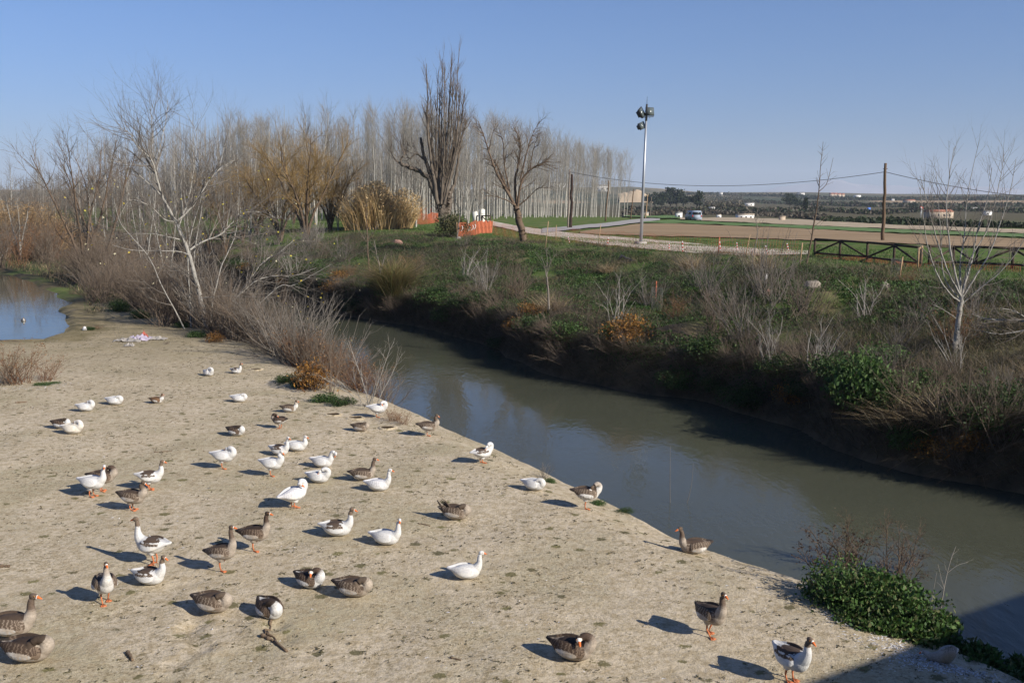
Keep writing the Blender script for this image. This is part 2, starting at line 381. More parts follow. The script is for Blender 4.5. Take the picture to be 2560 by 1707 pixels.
# neck poses: x, y, z, radius from shoulder to nape; then head centre and bill direction
NECKS = {
 'up':    ([(.17, 0, .17, .105), (.235, 0, .235, .082), (.262, 0, .31, .056), (.262, 0, .39, .043), (.275, 0, .455, .036)], (.295, 0, .492), (.97, 0, -.22)),
 'tall':  ([(.17, 0, .17, .105), (.235, 0, .24, .082), (.262, 0, .33, .054), (.262, 0, .43, .040), (.275, 0, .51, .034)], (.295, 0, .548), (.97, 0, -.2)),
 'short': ([(.17, 0, .17, .105), (.245, 0, .22, .09), (.265, 0, .275, .066), (.25, 0, .325, .052), (.255, 0, .365, .042)], (.275, 0, .40), (.95, 0, -.3)),
 's':     ([(.17, 0, .17, .105), (.25, 0, .235, .09), (.265, 0, .295, .066), (.225, 0, .355, .052), (.235, 0, .415, .042)], (.265, 0, .445), (.85, .1, -.5)),
 'tuck':  ([(.17, 0, .16, .105), (.225, -.01, .20, .098), (.215, -.035, .262, .070), (.165, -.068, .285, .050), (.12, -.095, .262, .042)], (.085, -.108, .238), (-.75, .15, -.6)),
 'rest':  ([(.17, 0, .17, .105), (.24, 0, .215, .095), (.255, 0, .275, .075), (.215, .01, .33, .058), (.15, .02, .335, .048)], (.10, .025, .315), (-.9, .25, -.4)),
 'preen': ([(.17, 0, .17, .105), (.245, 0, .235, .088), (.265, -.01, .31, .062), (.215, -.045, .36, .048), (.145, -.085, .335, .042)], (.105, -.105, .30), (-.6, -.35, -.75)),
 'curl':  ([(.17, 0, .17, .105), (.235, 0, .24, .082), (.25, 0, .32, .058), (.275, 0, .395, .046), (.335, -.01, .41, .042)], (.375, -.02, .375), (-.1, -.1, -.98)),
 'down':  ([(.17, 0, .15, .105), (.24, 0, .15, .085), (.29, .02, .10, .06), (.31, .04, .02, .046), (.29, .05, -.05, .038)], (.27, .05, -.09), (-.4, 0, -.9)),
 'back':  ([(.17, 0, .17, .105), (.24, 0, .23, .088), (.25, 0, .30, .066), (.20, -.03, .345, .052), (.15, -.06, .335, .044)], (.13, -.095, .325), (.55, -.7, -.45)),
}
DG = bpy.context.evaluated_depsgraph_get()
GREY = dict(back=(.078, .054, .038), wing=(.088, .062, .043), bar=(.27, .215, .165), breast=(.36, .305, .245), neck=(.125, .09, .066), head=(.115, .085, .062), belly=(.62, .59, .54), tail=(.72, .70, .66), prim=(.045, .035, .03))
DARK = dict(GREY, back=(.05, .034, .025), wing=(.065, .043, .03), bar=(.19, .14, .10), neck=(.075, .05, .036), head=(.06, .042, .03), prim=(.03, .024, .02))
WHITE = dict(back=(.60, .59, .57), wing=(.57, .56, .545), bar=(.61, .60, .58), breast=(.61, .60, .57), neck=(.61, .60, .58), head=(.61, .60, .58), belly=(.72, .69, .62), tail=(.60, .59, .57), prim=(.68, .67, .67))
CREAM = dict(WHITE, back=(.60, .55, .46), wing=(.62, .57, .48), bar=(.66, .61, .53), breast=(.66, .62, .54), neck=(.68, .64, .58), head=(.70, .66, .60), belly=(.60, .55, .46))
WGREY = dict(WHITE, wing=(.56, .55, .55), bar=(.78, .78, .77), back=(.62, .61, .61))
SADDLE = dict(WHITE, back=(.085, .06, .045), wing='saddle', bar=(.3, .24, .19), neck='half', head=(.17, .125, .09))
SADDLEW = dict(SADDLE, neck=(.61, .60, .58), head=(.61, .60, .58))
PIED = dict(GREY, breast=(.60, .58, .54), belly=(.66, .64, .60), tail=(.8, .79, .77), neck=(.34, .29, .24))
DPIED = dict(DARK, breast=(.62, .61, .58), belly=(.62, .60, .56), tail=(.78, .77, .74))
BROWND = dict(back=(.12, .066, .036), wing=(.13, .072, .038), bar=(.20, .12, .07), breast=(.60, .58, .54), neck=(.14, .085, .05), head=(.12, .075, .045), belly=(.2, .13, .08), tail=(.12, .07, .04), prim=(.06, .04, .03))
def segdist(P, A, B):
    d = B-A; t = np.clip(((P-A)@d)/d.dot(d), 0, 1)
    return np.linalg.norm(P-A-t[:, None]*d, axis=1), t
def make_goose(px, py, pal, neck, yaw, label, stand=0.0, size=1.0, pitch=0.0, head_yaw=0.0, bill=(.66, .17, .045), fluff=0.0, one_leg=False, walk=False, sink=0.0, roll=0.0, group='geese on the sandy river bank', name='goose', cat='goose', wing_lift=0.0, base=None, white_face=False):
    rng = np.random.default_rng(int(px*7+py)); size = size*(.97 if stand else .93)
    npts, hc, hd = NECKS[neck]
    mb = MB()
    # body: rows of x, centre z, half width, half height
    B = [(-.375, .175, .03, .010), (-.33, .172, .062, .016), (-.27, .162, .085, .04), (-.20, .150, .115, .082), (-.11, .142, .142, .118), (0, .138, .153, .134), (.10, .138, .150, .134), (.18, .143, .130, .125), (.235, .150, .098, .100), (.272, .158, .055, .060), (.288, .162, .02, .02)]
    B = [((x*.85 if x < .1 else x-.015), z+(.05*max(0,(-.2-x))/.175), w, h) for x, z, w, h in B]
    if stand: B = [(x, z+0.012*(x < -.1), w*0.93, h*1.0) for x, z, w, h in B]
    Bc = cr(B, 24)
    mb.loft([((x, 0, z), (0, w, 0), (0, 0, h)) for x, z, w, h in Bc], 18)
    nk = cr([(p[0]+rng.normal()*.004, p[1], p[2], p[3]) for p in npts], 16)
    mb.tube(nk[:, :3], nk[:, 3], 12)
    hc = np.array(hc); hd = np.array(hd)/np.linalg.norm(hd)
    if head_yaw:
        a = head_yaw; hd = np.array([hd[0]*math.cos(a)-hd[1]*math.sin(a), hd[0]*math.sin(a)+hd[1]*math.cos(a), hd[2]])
    ref = np.array([0, 0, 1.0]) if abs(hd[2]) < .9 else np.array([1.0, 0, 0])
    hs = np.cross(ref, hd); hs /= np.linalg.norm(hs); hu = np.cross(hd, hs); R = np.stack([hd, hs, hu], 1)
    mb.ell(hc+hd*.006, (.055, .036, .041), 12, 8, R=R); mb.ell(hc+hd*.036-hu*.004, (.030, .024, .028), 10, 6, R=R)
    # folded wings
    wl = []
    for sgn in (-1, 1):
        lift = wing_lift if sgn < 0 else 0
        W = [(.175, .112, .165, .02, .03), (.14, .132, .172, .028, .078), (.04, .147, .180, .030, .098), (-.08, .138, .190, .030, .092), (-.19, .104, .202, .026, .064), (-.28, .062, .212+lift*.5, .021, .036), (-.35, .03, .218+lift, .016, .022), (-.395, .012, .222+lift*1.4, .010, .012)]
        W = [((x*.86 if x < .1 else x-.014), y, z, th, hh) for x, y, z, th, hh in W]
        Wc = cr(W, 20); secs = []
        for x, y, z, th, hh in Wc:
            tilt = np.array([0, -.38*sgn, 1.0]); tilt /= np.linalg.norm(tilt); nrm = np.array([0, sgn*1.0, .38]); nrm /= np.linalg.norm(nrm)
            secs.append(((x, y*sgn, z), nrm*th, tilt*hh))
        mb.loft(secs, 12); wl.append([(x, y*sgn, z) for x, y, z, _, _ in Wc])
    if wing_lift:
        for k in range(4): mb.loft([((-.05-.03*k, -.06+.02*k, .24), (.012, 0, 0), (0, .03, 0)), ((-.16-.03*k, -.05+.02*k, .30+.035*(3-k)*wing_lift*6), (.010, 0, 0), (0, .026, 0)), ((-.24-.03*k, -.045+.02*k, .33+.045*(3-k)*wing_lift*6), (.009, 0, 0), (0, .012, 0))], 8)
    # thigh tufts
    if stand:
        for sgn in (-1, 1): mb.ell((-.01, .062*sgn, .055), (.062, .048, .075), 10, 7)
    V = np.concatenate(mb.V); me = bpy.data.meshes.new('tmp'); me.from_pydata([tuple(v) for v in V], [], [tuple(f) for f in mb.F])
    o = bpy.data.objects.new('tmp', me); C.collection.objects.link(o)
    md = o.modifiers.new('r', 'REMESH'); md.mode = 'VOXEL'; md.voxel_size = 0.0088; md.adaptivity = 0
    sm = o.modifiers.new('s', 'SMOOTH'); sm.factor = 0.5; sm.iterations = 2
    DG.update(); ev = o.evaluated_get(DG); me2 = bpy.data.meshes.new_from_object(ev)
    P = np.empty(len(me2.vertices)*3, np.float32); me2.vertices.foreach_get('co', P); P = P.reshape(-1, 3).astype(float)
    F = [tuple(p.vertices) for p in me2.polygons]
    bpy.data.objects.remove(o); bpy.data.meshes.remove(me); bpy.data.meshes.remove(me2)
    # ---- colours
    def c_(k): return np.array(pal[k], float)
    x, y, z = P.T
    nz = fbm(x*22+px, z*22+y*15, 3, 3); col = np.empty((len(P), 3))
    top = sstep((z-.17+nz*.03)/.05); col[:] = c_('breast')
    bel = sstep((.02-x+nz*.03)/.12)*(1-sstep((z-.15)/.06)); col = col*(1-bel[:, None])+c_('belly')*bel[:, None]
    if pal is not WHITE and not isinstance(pal['wing'], str): mot = .5+.5*np.sin(x*150+np.abs(np.sin(y*80))*2+nz*4); col = col*(1-.10*(1-bel[:, None])*mot[:, None])
    rump = sstep((-.225-x)/.03); 
    bk = (sstep((z-.215+nz*.02)/.02)*(x < .2))
    col = col*(1-bk[:, None])+c_('back')*bk[:, None]
    col = np.where((rump*(z < .2))[:, None] > .5, c_('tail'), col)
    if pal is not WHITE and pal is not CREAM and not isinstance(pal['wing'], str) and pal is not WGREY:
        fl = (z > .06)*(z < .14)*(x < .14)*(x > -.22)*(np.sin(x*120+nz*5+z*40) > .2)
        col = np.where((fl > 0)[:, None], c_('belly')*.55, col)
    for sgn, wls in zip((-1, 1), wl):
        Wp = np.array(wls); d = np.full(len(P), 9.0); tt = np.zeros(len(P))
        for i in range(len(Wp)-1):
            dd, t_ = segdist(P*np.array([1, 1.6, .62]), Wp[i]*np.array([1, 1.6, .62]), Wp[i+1]*np.array([1, 1.6, .62])); q = dd < d; d = np.where(q, dd, d); tt = np.where(q, (i+t_)/(len(Wp)-1), tt)
        onw = (d < .060-.02*tt)*(y*sgn > -.01)
        if pal['wing'] == 'saddle':
            big = 0.5+0.35*fbm(np.array([px*.37]), np.array([py*.53]), 9)[0]
            patch = (np.abs(tt-.30) < .24*big+.12+nz*.05)*(z > .175+nz*.02+0.02*big)
            wc = np.where(patch[:, None], np.array([.09, .065, .048]), WHITE_W)
            br_ = patch*(np.sin(tt*95+nz*6) > .55); wc = np.where(br_[:, None] > 0, np.array(pal['bar'])*.8, wc)
        else:
            wc = np.tile(c_('wing'), (len(P), 1))
            ph = tt*92+np.abs(np.sin((z-.12)*95+sgn))*1.7+nz*3
            br_ = np.clip((np.sin(ph)-.45)*2.4, 0, 1)*(tt < .8)*np.clip(1.15-tt*.6, 0, 1)
            wc = wc*(1-br_[:, None])+c_('bar')*br_[:, None]
            wc = np.where((tt > .72)[:, None], c_('prim'), wc)
            edge = (z < .125+nz*.02)*(tt < .7); wc = np.where(edge[:, None], c_('bar')*.9+c_('wing')*.1, wc)
        col = np.where(onw[:, None], wc, col)
    if pal['wing'] == 'saddle':
        sad = (z > .235+nz*.02)*(np.abs(x+.02+nz*.08) < .13); col = np.where(sad[:, None] > 0, c_('back'), np.where(((bk > .5)*(x < .2))[:, None] > 0, np.where(sad[:, None] > 0, c_('back'), WHITE_W), col))
    # neck and head
    d = np.full(len(P), 9.0); tt = np.zeros(len(P)); rr = np.zeros(len(P))
    for i in range(len(nk)-1):
        dd, t_ = segdist(P, nk[i, :3], nk[i+1, :3]); e = dd/(nk[i, 3]*1.12); q = e < d; d = np.where(q, e, d); tt = np.where(q, (i+t_)/(len(nk)-1), tt)
    onn = (d < 1.05)*(tt > .30)
    if isinstance(pal['neck'], str):
        f = sstep((tt-.72+nz*.05)/.05)[:, None]; ncol = WHITE_W*(1-f)+np.array(pal['head'])*f
    else:
        f = sstep((tt-(.42 if neck == 'tuck' else .35))/(.12 if neck == 'tuck' else .30))[:, None]; ncol = c_('breast')*(1-f)+(c_('neck') if neck != 'tuck' else c_('head')*.8)*f
        ncol = ncol*(1+.12*np.sin(tt*60+nz*5)[:, None]*(pal is not WHITE))
    col = np.where(onn[:, None], ncol, col)
    Q = (P-hc)@R; onh = (Q[:, 0]/.075)**2+(Q[:, 1]/.045)**2+(Q[:, 2]/.05)**2 < 1.05
    col = np.where(onh[:, None], c_('head'), col)
    if pal not in (WHITE, CREAM, WGREY):
        face = onh*(Q[:, 0] > (.015 if white_face else .045)); col = np.where(face[:, None] > 0, np.array([.72, .69, .64]), col)
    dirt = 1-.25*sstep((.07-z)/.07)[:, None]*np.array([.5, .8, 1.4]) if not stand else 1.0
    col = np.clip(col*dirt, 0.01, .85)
    # ---- bill, eyes, legs (same skin, own colours)
    ex = MB(); oc_ = np.array(bill)
    b0 = hc+hd*.050-hu*.004
    ex.loft([(b0-hd*.012, hs*.020, hu*.022), (b0+hd*.012, hs*.019, hu*.019), (b0+hd*.038-hu*.007, hs*.014, hu*.011), (b0+hd*.056-hu*.011, hs*.011, hu*.0065), (b0+hd*.062-hu*.013, hs*.005, hu*.003)], 10, col=oc_)
    ex.ell(b0+hd*.056-hu*.012, (.008, .007, .005), 6, 4, col=(.75, .62, .5), R=R)
    for sg in (-1, 1): ex.ell(hc+hd*.022+hs*sg*.0335+hu*.010, (.0068, .004, .0068), 8, 5, col=(.015, .012, .01), R=R); ex.ell(hc+hd*.022+hs*sg*.031+hu*.010, (.0100, .004, .0095), 8, 5, col=(.6, .26, .06), R=R)
    cp, sp_ = math.cos(pitch), math.sin(pitch)
    def rotp(A):
        A = np.asarray(A, float).copy(); p0 = np.array([-.0, 0, .13]); A = A-p0
        xx = A[:, 0]*cp-A[:, 2]*sp_; zz = A[:, 0]*sp_+A[:, 2]*cp; A[:, 0], A[:, 2] = xx, zz; return A+p0
    P2 = rotp(P); EV = rotp(np.concatenate(ex.V)); EF = ex.F; EC = np.concatenate(ex.c)
    leg = MB(); lc = np.array(bill)*np.array([.80, 1.05, 1.7])
    if stand:
        P2[:, 2] += stand; EV[:, 2] += stand
        for sg in (-1, 1):
            if one_leg and sg > 0:
                leg.tube([(.0, .06, stand+.03), (.03, .06, stand-.02), (.02, .055, stand-.035)], [.013, .011, .010], 6, lc); continue
            fx = 0.0+rng.normal()*.012 if not walk else (.075 if sg < 0 else -.085)
            k0 = (-.005, .06*sg, stand+.03); k1 = (-.03+fx*.4, .058*sg, stand*.55); f0 = (-.005+fx, .052*sg, .016)
            if one_leg: f0 = (.0, .02*sg, .016); k1 = (-.02, .035*sg, stand*.55)
            leg.tube([k0, k1, ((k1[0]+f0[0])/2-.004, (k1[1]+f0[1])/2, (k1[2]+f0[2])/2), f0], [.017, .0125, .0105, .011], 7, lc)
            # webbed foot
            tx = [(.075, -.045), (.092, 0), (.075, .045)]
            ctr = np.array([f0[0], f0[1], .012]); V_ = [ctr+(-.014, 0, .004)]
            for a, b in tx: V_.append(ctr+(a, b, -.007))
            V_ += [v-np.array([0, 0, .007]) for v in V_]
            leg.add(V_, [(0, 1, 2), (0, 2, 3), (4, 6, 5), (4, 7, 6), (0, 4, 5, 1), (1, 5, 6, 2), (2, 6, 7, 3), (3, 7, 4, 0)], lc)
            for a, b in tx+[(-.03, 0)]: leg.tube([ctr+(0, 0, .002), ctr+(a*.6, b*.6, .0), ctr+(a, b, -.006)], [.009, .007, .004], 5, lc)
    else:
        P2[:, 2] = np.where(P2[:, 2] < .012, .012*.0+P2[:, 2]*.25, P2[:, 2])-.004
    if leg.n: VV = np.concatenate([P2, EV, np.concatenate(leg.V)]); CC = np.concatenate([col, EC, np.concatenate(leg.c)])
    else: VV = np.concatenate([P2, EV]); CC = np.concatenate([col, EC])
    FF = F+[tuple(i+len(P) for i in f) for f in EF]+[tuple(i+len(P)+len(EV) for i in f) for f in leg.F]
    VV = VV*size
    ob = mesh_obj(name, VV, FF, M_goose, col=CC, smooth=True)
    p = at(px, py) if base is None else np.array(base)
    ob.location = (p[0], p[1], p[2]-.004-sink+(0.006 if stand else 0)); ob.rotation_euler = (roll, 0, yaw)
    tag(ob, label, cat, group); return ob
WHITE_W = np.array([.60, .59, .57])
dg = math.radians
G = make_goose
# back rows, by the pond side and the bank
G(521, 940, WHITE, 'preen', dg(-38), 'white goose lying with its neck folded back, beside the dark-backed goose at the brink', size=.92)
G(590, 934, SADDLE, 'up', dg(-22), 'white goose with brown patch and brown head sitting farthest back at the brink', size=.84)
G(597, 1005, WHITE, 'tuck', dg(-5), 'white goose asleep alone below the two geese at the brink', size=.95)
G(286, 1012, WHITE, 'tuck', dg(-8), 'upper right one of two white geese asleep side by side near the left bush', size=1.02)
G(213, 1028, WHITE, 'rest', dg(-4), 'lower left one of two white geese asleep near the left bush', size=.98)
G(391, 1009, BROWND, 'short', dg(-6), 'small brown duck with white breast resting between white geese', size=.78, cat='duck', name='duck', bill=(.45, .16, .08), group='waterfowl by the river')
G(152, 1072, DPIED, 'tuck', dg(-10), 'dark-backed white goose lying half hidden behind the cream goose', size=1.0)
G(180, 1084, CREAM, 'rest', dg(-6), 'cream coloured goose asleep in front of a dark-backed one at far left', size=1.08)
G(589, 1089, DPIED, 'tuck', dg(-22), 'sleeping goose with blackish back and bright white front', size=1.0)
G(558, 1174, WHITE, 'rest', dg(-6), 'white goose standing on one leg with head on its back', stand=.17, one_leg=True, size=1.02)
G(679, 1192, WHITE, 's', dg(-10), 'white goose standing on one leg looking down, in front of the sitting pair', stand=.17, one_leg=True, size=.98, head_yaw=-.3)
G(740, 1127, WHITE, 'short', dg(-8), 'plain white goose sitting behind a brown-patched goose', size=1.0)
G(698, 1138, SADDLEW, 'up', dg(-22), 'white-headed goose with brown wing patch sitting before a plain white one', size=1.0, head_yaw=-.3)
G(805, 1168, WHITE, 'curl', dg(-12), 'white goose sitting with neck arched and bill pointing down', size=1.02)
G(795, 1207, WHITE, 'preen', dg(-14), 'white goose curled asleep right below the one with arched neck', size=1.02)
G(905, 1200, GREY, 'up', dg(4), 'grey-brown goose sitting upright behind a white goose with orange bill', size=1.06)
G(944, 1226, WGREY, 'up', dg(-6), 'white goose sitting in front of the upright grey-brown goose', size=1.02)
G(735, 1270, WGREY, 'back', dg(38), 'ruffled white goose with greyish wings standing and preening', stand=.12, size=1.10, pitch=.22)
G(722, 1031, PIED, 'short', dg(0), 'pale-breasted brown goose sitting just above a standing brown goose', size=.90)
G(700, 1071, DARK, 'rest', dg(160), 'brown goose standing with head turned back, tail to the right', stand=.14, size=.82)
G(900, 1078, GREY, 'tuck', dg(-10), 'greyish brown goose asleep near the burrow holes', size=.90)
G(943, 1044, WHITE, 'back', dg(4), 'white goose standing at the brink beside pale bare twigs, preening', stand=.13, size=.98, one_leg=True)
G(1069, 1091, GREY, 's', dg(8), 'brown goose standing at the brink looking across the river', stand=.13, size=.98, one_leg=True, head_yaw=.1)
G(1205, 1158, SADDLEW, 'preen', dg(24), 'white and brown goose standing bent over at the water edge', stand=.12, size=.95, pitch=.1)
G(1333, 1226, WHITE, 'tuck', dg(-24), 'white goose asleep at the edge by a small dark shrub', size=.98)
G(1464, 1273, PIED, 'preen', dg(6), 'pale goose standing at the edge preening under its brown wing', stand=.19, size=1.04, one_leg=True, pitch=-.05, head_yaw=-.3)
G(1738, 1384, GREY, 'up', dg(192), 'grey goose sitting at the brink facing left, near two thin bare stems', size=1.10, head_yaw=.1)
G(1136, 1299, GREY, 'tuck', dg(-12), 'brown goose asleep with dark wing feathers sticking up', size=1.12, wing_lift=.10)
# middle and front rows
G(256, 1230, DARK, 'rest', dg(8), 'brown goose standing behind a white goose at left', stand=.17, size=1.05)
G(232, 1244, WHITE, 'up', dg(-8), 'white goose standing in front of a brown one at left', stand=.16, size=1.06, head_yaw=-1.1)
G(375, 1224, SADDLE, 'up', dg(6), 'white goose with grey head and brown wing patch standing behind a grey goose', stand=.15, size=1.0)
G(331, 1277, GREY, 's', dg(-10), 'greyish brown goose standing with neck drawn in, bill low', stand=.13, size=1.06)
G(384, 1411, SADDLE, 'tall', dg(168), 'white goose with grey head and brown back standing, facing left', stand=.18, size=1.10, pitch=.05)
G(373, 1463, SADDLE, 'up', dg(-14), 'white goose with black patch sitting below the left-facing goose', size=1.06, head_yaw=-.2)
G(264, 1507, PIED, 'up', dg(-58), 'brown and white goose walking towards the viewer, orange bill lowered', stand=.17, size=1.06, walk=True, pitch=.12)
G(555, 1428, GREY, 'tall', dg(-12), 'grey goose with pale breast standing with long neck raised', stand=.20, size=1.02, one_leg=True, pitch=.20)
G(637, 1382, DARK, 'up', dg(-6), 'dark brown goose standing on one leg behind the long-necked grey goose', stand=.19, size=1.04, one_leg=True, pitch=.10)
G(531, 1529, GREY, 'tuck', dg(-14), 'brown goose with pale breast asleep, white tail tip raised', size=1.18)
G(674, 1543, DPIED, 'tuck', dg(-48), 'sleeping brown goose with white flanks above a twisted root', size=1.12)
G(26, 1588, GREY, 'up', dg(4), 'grey goose sitting at the left edge with its head raised', size=1.30)
G(70, 1654, DARK, 'tuck', dg(-4), 'large dark brown goose asleep in the lower left corner', size=1.34)
G(773, 1470, DPIED, 'back', dg(-30), 'brown and white goose lying with its white face on its back', size=1.05, white_face=True)
G(882, 1490, GREY, 'tuck', dg(-14), 'brown goose asleep with barred flank, right of a curled one', size=1.16)
G(841, 1338, SADDLE, 'up', dg(-4), 'white goose with brown head and dark back sitting neck upright', size=1.12)
G(963, 1363, WHITE, 'up', dg(-12), 'white goose sitting upright and facing the viewer', size=1.04, head_yaw=-1.25)
G(1163, 1446, WHITE, 'up', dg(2), 'pure white goose sitting alone, right of all others in the middle', size=.98, head_yaw=.25)
G(1428, 1651, DARK, 'back', dg(-26), 'barred brown goose lying with white tail and bill tucked, lower middle', size=1.20, white_face=True)
G(1775, 1593, GREY, 'up', dg(-62), 'brown goose walking with orange feet at lower right', stand=.18, size=1.05, walk=True, pitch=.10)
G(1976, 1706, SADDLE, 'up', dg(-62), 'white goose with brown head standing by the edge of the shadow', stand=.17, size=1.08)
dk = G(60, 823, BROWND, 'short', dg(-60), 'brown duck swimming alone on the pond', size=.62, cat='duck', name='duck', bill=(.5, .3, .08), group='waterfowl by the river')
dk.location.z = POND-.05
pc = at(2362, 1655)
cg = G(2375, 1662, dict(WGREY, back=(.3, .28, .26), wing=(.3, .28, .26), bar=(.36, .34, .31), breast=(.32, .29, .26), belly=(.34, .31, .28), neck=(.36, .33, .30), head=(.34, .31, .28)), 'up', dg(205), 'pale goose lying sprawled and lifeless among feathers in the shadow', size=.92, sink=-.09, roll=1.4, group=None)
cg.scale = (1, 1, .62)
# ------------------------------------------------------------------ branches
class Seg:
    def __init__(s): s.a = []; s.b = []; s.ra = []; s.rb = []
    def add(s, a, b, ra, rb): s.a.append(a); s.b.append(b); s.ra.append(ra); s.rb.append(rb)
    def mesh(s, name, mat, parent=None, k=3, loc=None, origin=None):
        if not s.a: return None
        A = np.array(s.a); B = np.array(s.b); ra = np.array(s.ra); rb = np.array(s.rb)
        if origin is not None: A = A-origin; B = B-origin
        D = B-A; L = np.linalg.norm(D, axis=1)[:, None]+1e-9; T = D/L
        ref = np.where(np.abs(T[:, 2:3]) < .9, np.array([[0, 0, 1.0]]), np.array([[1.0, 0, 0]]))
        U = np.cross(T, ref); U /= np.linalg.norm(U, axis=1)[:, None]; W = np.cross(T, U); n = len(A); V = []
        B = B+T*np.minimum(L*.08, rb[:, None])
        for P, r in ((A, ra), (B, rb)):
            for j in range(k):
                t = 2*math.pi*j/k; V.append(P+(U*math.cos(t)+W*math.sin(t))*r[:, None])
        V = np.stack(V, 1).reshape(-1, 3); base = np.arange(n)[:, None]*2*k
        F = np.concatenate([base+np.array([[j, (j+1) % k, k+(j+1) % k, k+j]]) for j in range(k)])
        return mesh_obj(name, V, [F], mat, parent, smooth=True, loc=loc)
def norm(v): return v/(np.linalg.norm(v)+1e-9)
def grow(sg, rng, p, d, L, r, lev, P, tip=None):
    """one branch: wandering segments, side branches, next level. P holds per-level settings."""
    q = P[lev]; n = max(2, int(L/q['step'])); st = L/n; d = norm(d); rt = r*q.get('taper', .35); pts = [(p, d, r)]
    for i in range(n):
        d = norm(d+rng.normal(size=3)*q['wander']+np.array([0, 0, q['up']])*st)
        r2 = r+(rt-r)*((i+1)/n)**.8; p2 = p+d*st
        sg[min(lev, len(sg)-1)].add(p, p2, pts[-1][2], r2); p = p2; pts.append((p, d, r2))
    if lev+1 < len(P):
        kids(sg, rng, pts, L, lev, P)
    if tip is not None: tip.append(p)
def kids(sg, rng, pts, L, lev, P, num=None, t0=None):
    q = P[lev]; c = rng.poisson(q['kids']*L) if num is None else num; t0 = q.get('t0', .25) if t0 is None else t0
    for _ in range(c):
        t = t0+(1-t0)*rng.random()**q.get('bias', .8); f = t*(len(pts)-1); i = min(int(f), len(pts)-2); f -= i
        p = pts[i][0]*(1-f)+pts[i+1][0]*f; d0 = pts[i][1]; r0 = pts[i][2]*(1-f)+pts[i+1][2]*f
        ang = rng.normal(q['ang'], q['ang']*.25); ax = norm(np.cross(d0, rng.normal(size=3))); d = d0*math.cos(ang)+ax*math.sin(ang)
        l = L*q['len']*(1-.55*t)*rng.uniform(.6, 1.25) if 'abs' not in q else q['abs']*rng.uniform(.5, 1.3)*(1-.35*t)
        grow(sg, rng, p, d, max(l, P[lev+1]['step']*1.5), min(r0*.75, P[lev+1].get('r', 9)), lev+1, P)
def limb(sg, rng, pts3, r0, r1, P, lev=0, num=None, t0=.15):
    """a hand-placed limb through 3-D points, then side branches"""
    pts3 = cr(pts3, max(6, 4*len(pts3))); L = np.linalg.norm(np.diff(pts3, axis=0), axis=1).sum(); n = len(pts3)
    R_ = r0+(r1-r0)*(np.linspace(0, 1, n)**.8); out = []
    for i in range(n-1):
        j = rng.normal(size=3)*r0*.12*(0 < i < n-1); pts3[i] = pts3[i]+j
    for i in range(n-1): sg[min(lev, len(sg)-1)].add(pts3[i], pts3[i+1], R_[i], R_[i+1])
    out = [(pts3[i], norm(pts3[min(i+1, n-1)]-pts3[max(i-1, 0)]), R_[i]) for i in range(n)]
    kids(sg, rng, out, L, lev, P, num, t0)
def bark(name, c1, c2, c3=None, sc=6.0, f3=.62):
    m, t, b = mat_base(name, c1, 0.85, 0.2); oc = objco(t)
    c = mix(t, ramp(t, noise(t, mapping(t, oc, (1, 1, .35)), sc, 5, .65), .35, .65), c1, c2)
    if c3: c = mix(t, ramp(t, noise(t, mapping(t, oc, (1, 1, .8)), sc*2.2, 3, .6), f3, f3+.06), c, c3)
    t.links.new(c, b.inputs['Base Color']); bump(t, b, noise(t, mapping(t, oc, (1, 1, .3)), sc*4, 4), .6, .02); return m
M_white = bark('white_bark', (.42, .40, .355), (.30, .285, .25), (.10, .09, .075), 4, .60)
M_palebark = bark('pale_bark', (.36, .34, .30), (.25, .235, .205), (.09, .08, .065), 4, .58)
M_grey = bark('grey_bark', (.24, .21, .175), (.17, .145, .12), (.06, .05, .04), 5)
M_oldbark = bark('old_bark', (.17, .14, .11), (.085, .068, .052), (.04, .032, .026), 3)
M_plcrown = bark('poplar_twigs', (.29, .268, .235), (.22, .203, .178), None, 2)
M_brown = bark('brown_bark', (.15, .105, .07), (.10, .07, .048), None, 8)
M_dark = bark('dark_bark', (.09, .068, .05), (.055, .042, .032), None, 6)
M_twgrey = bark('grey_twigs', (.19, .168, .142), (.135, .118, .098), None, 2)
M_twbrown = bark('brown_twigs', (.175, .135, .10), (.12, .092, .068), None, 2)
M_twpale = bark('pale_twigs', (.33, .305, .265), (.235, .215, .185), None, 2)
M_twol = bark('olive_twigs', (.27, .18, .075), (.20, .13, .05), None, 1.2)
M_twred = bark('reddish_twigs', (.20, .105, .055), (.145, .075, .042), None, 2)
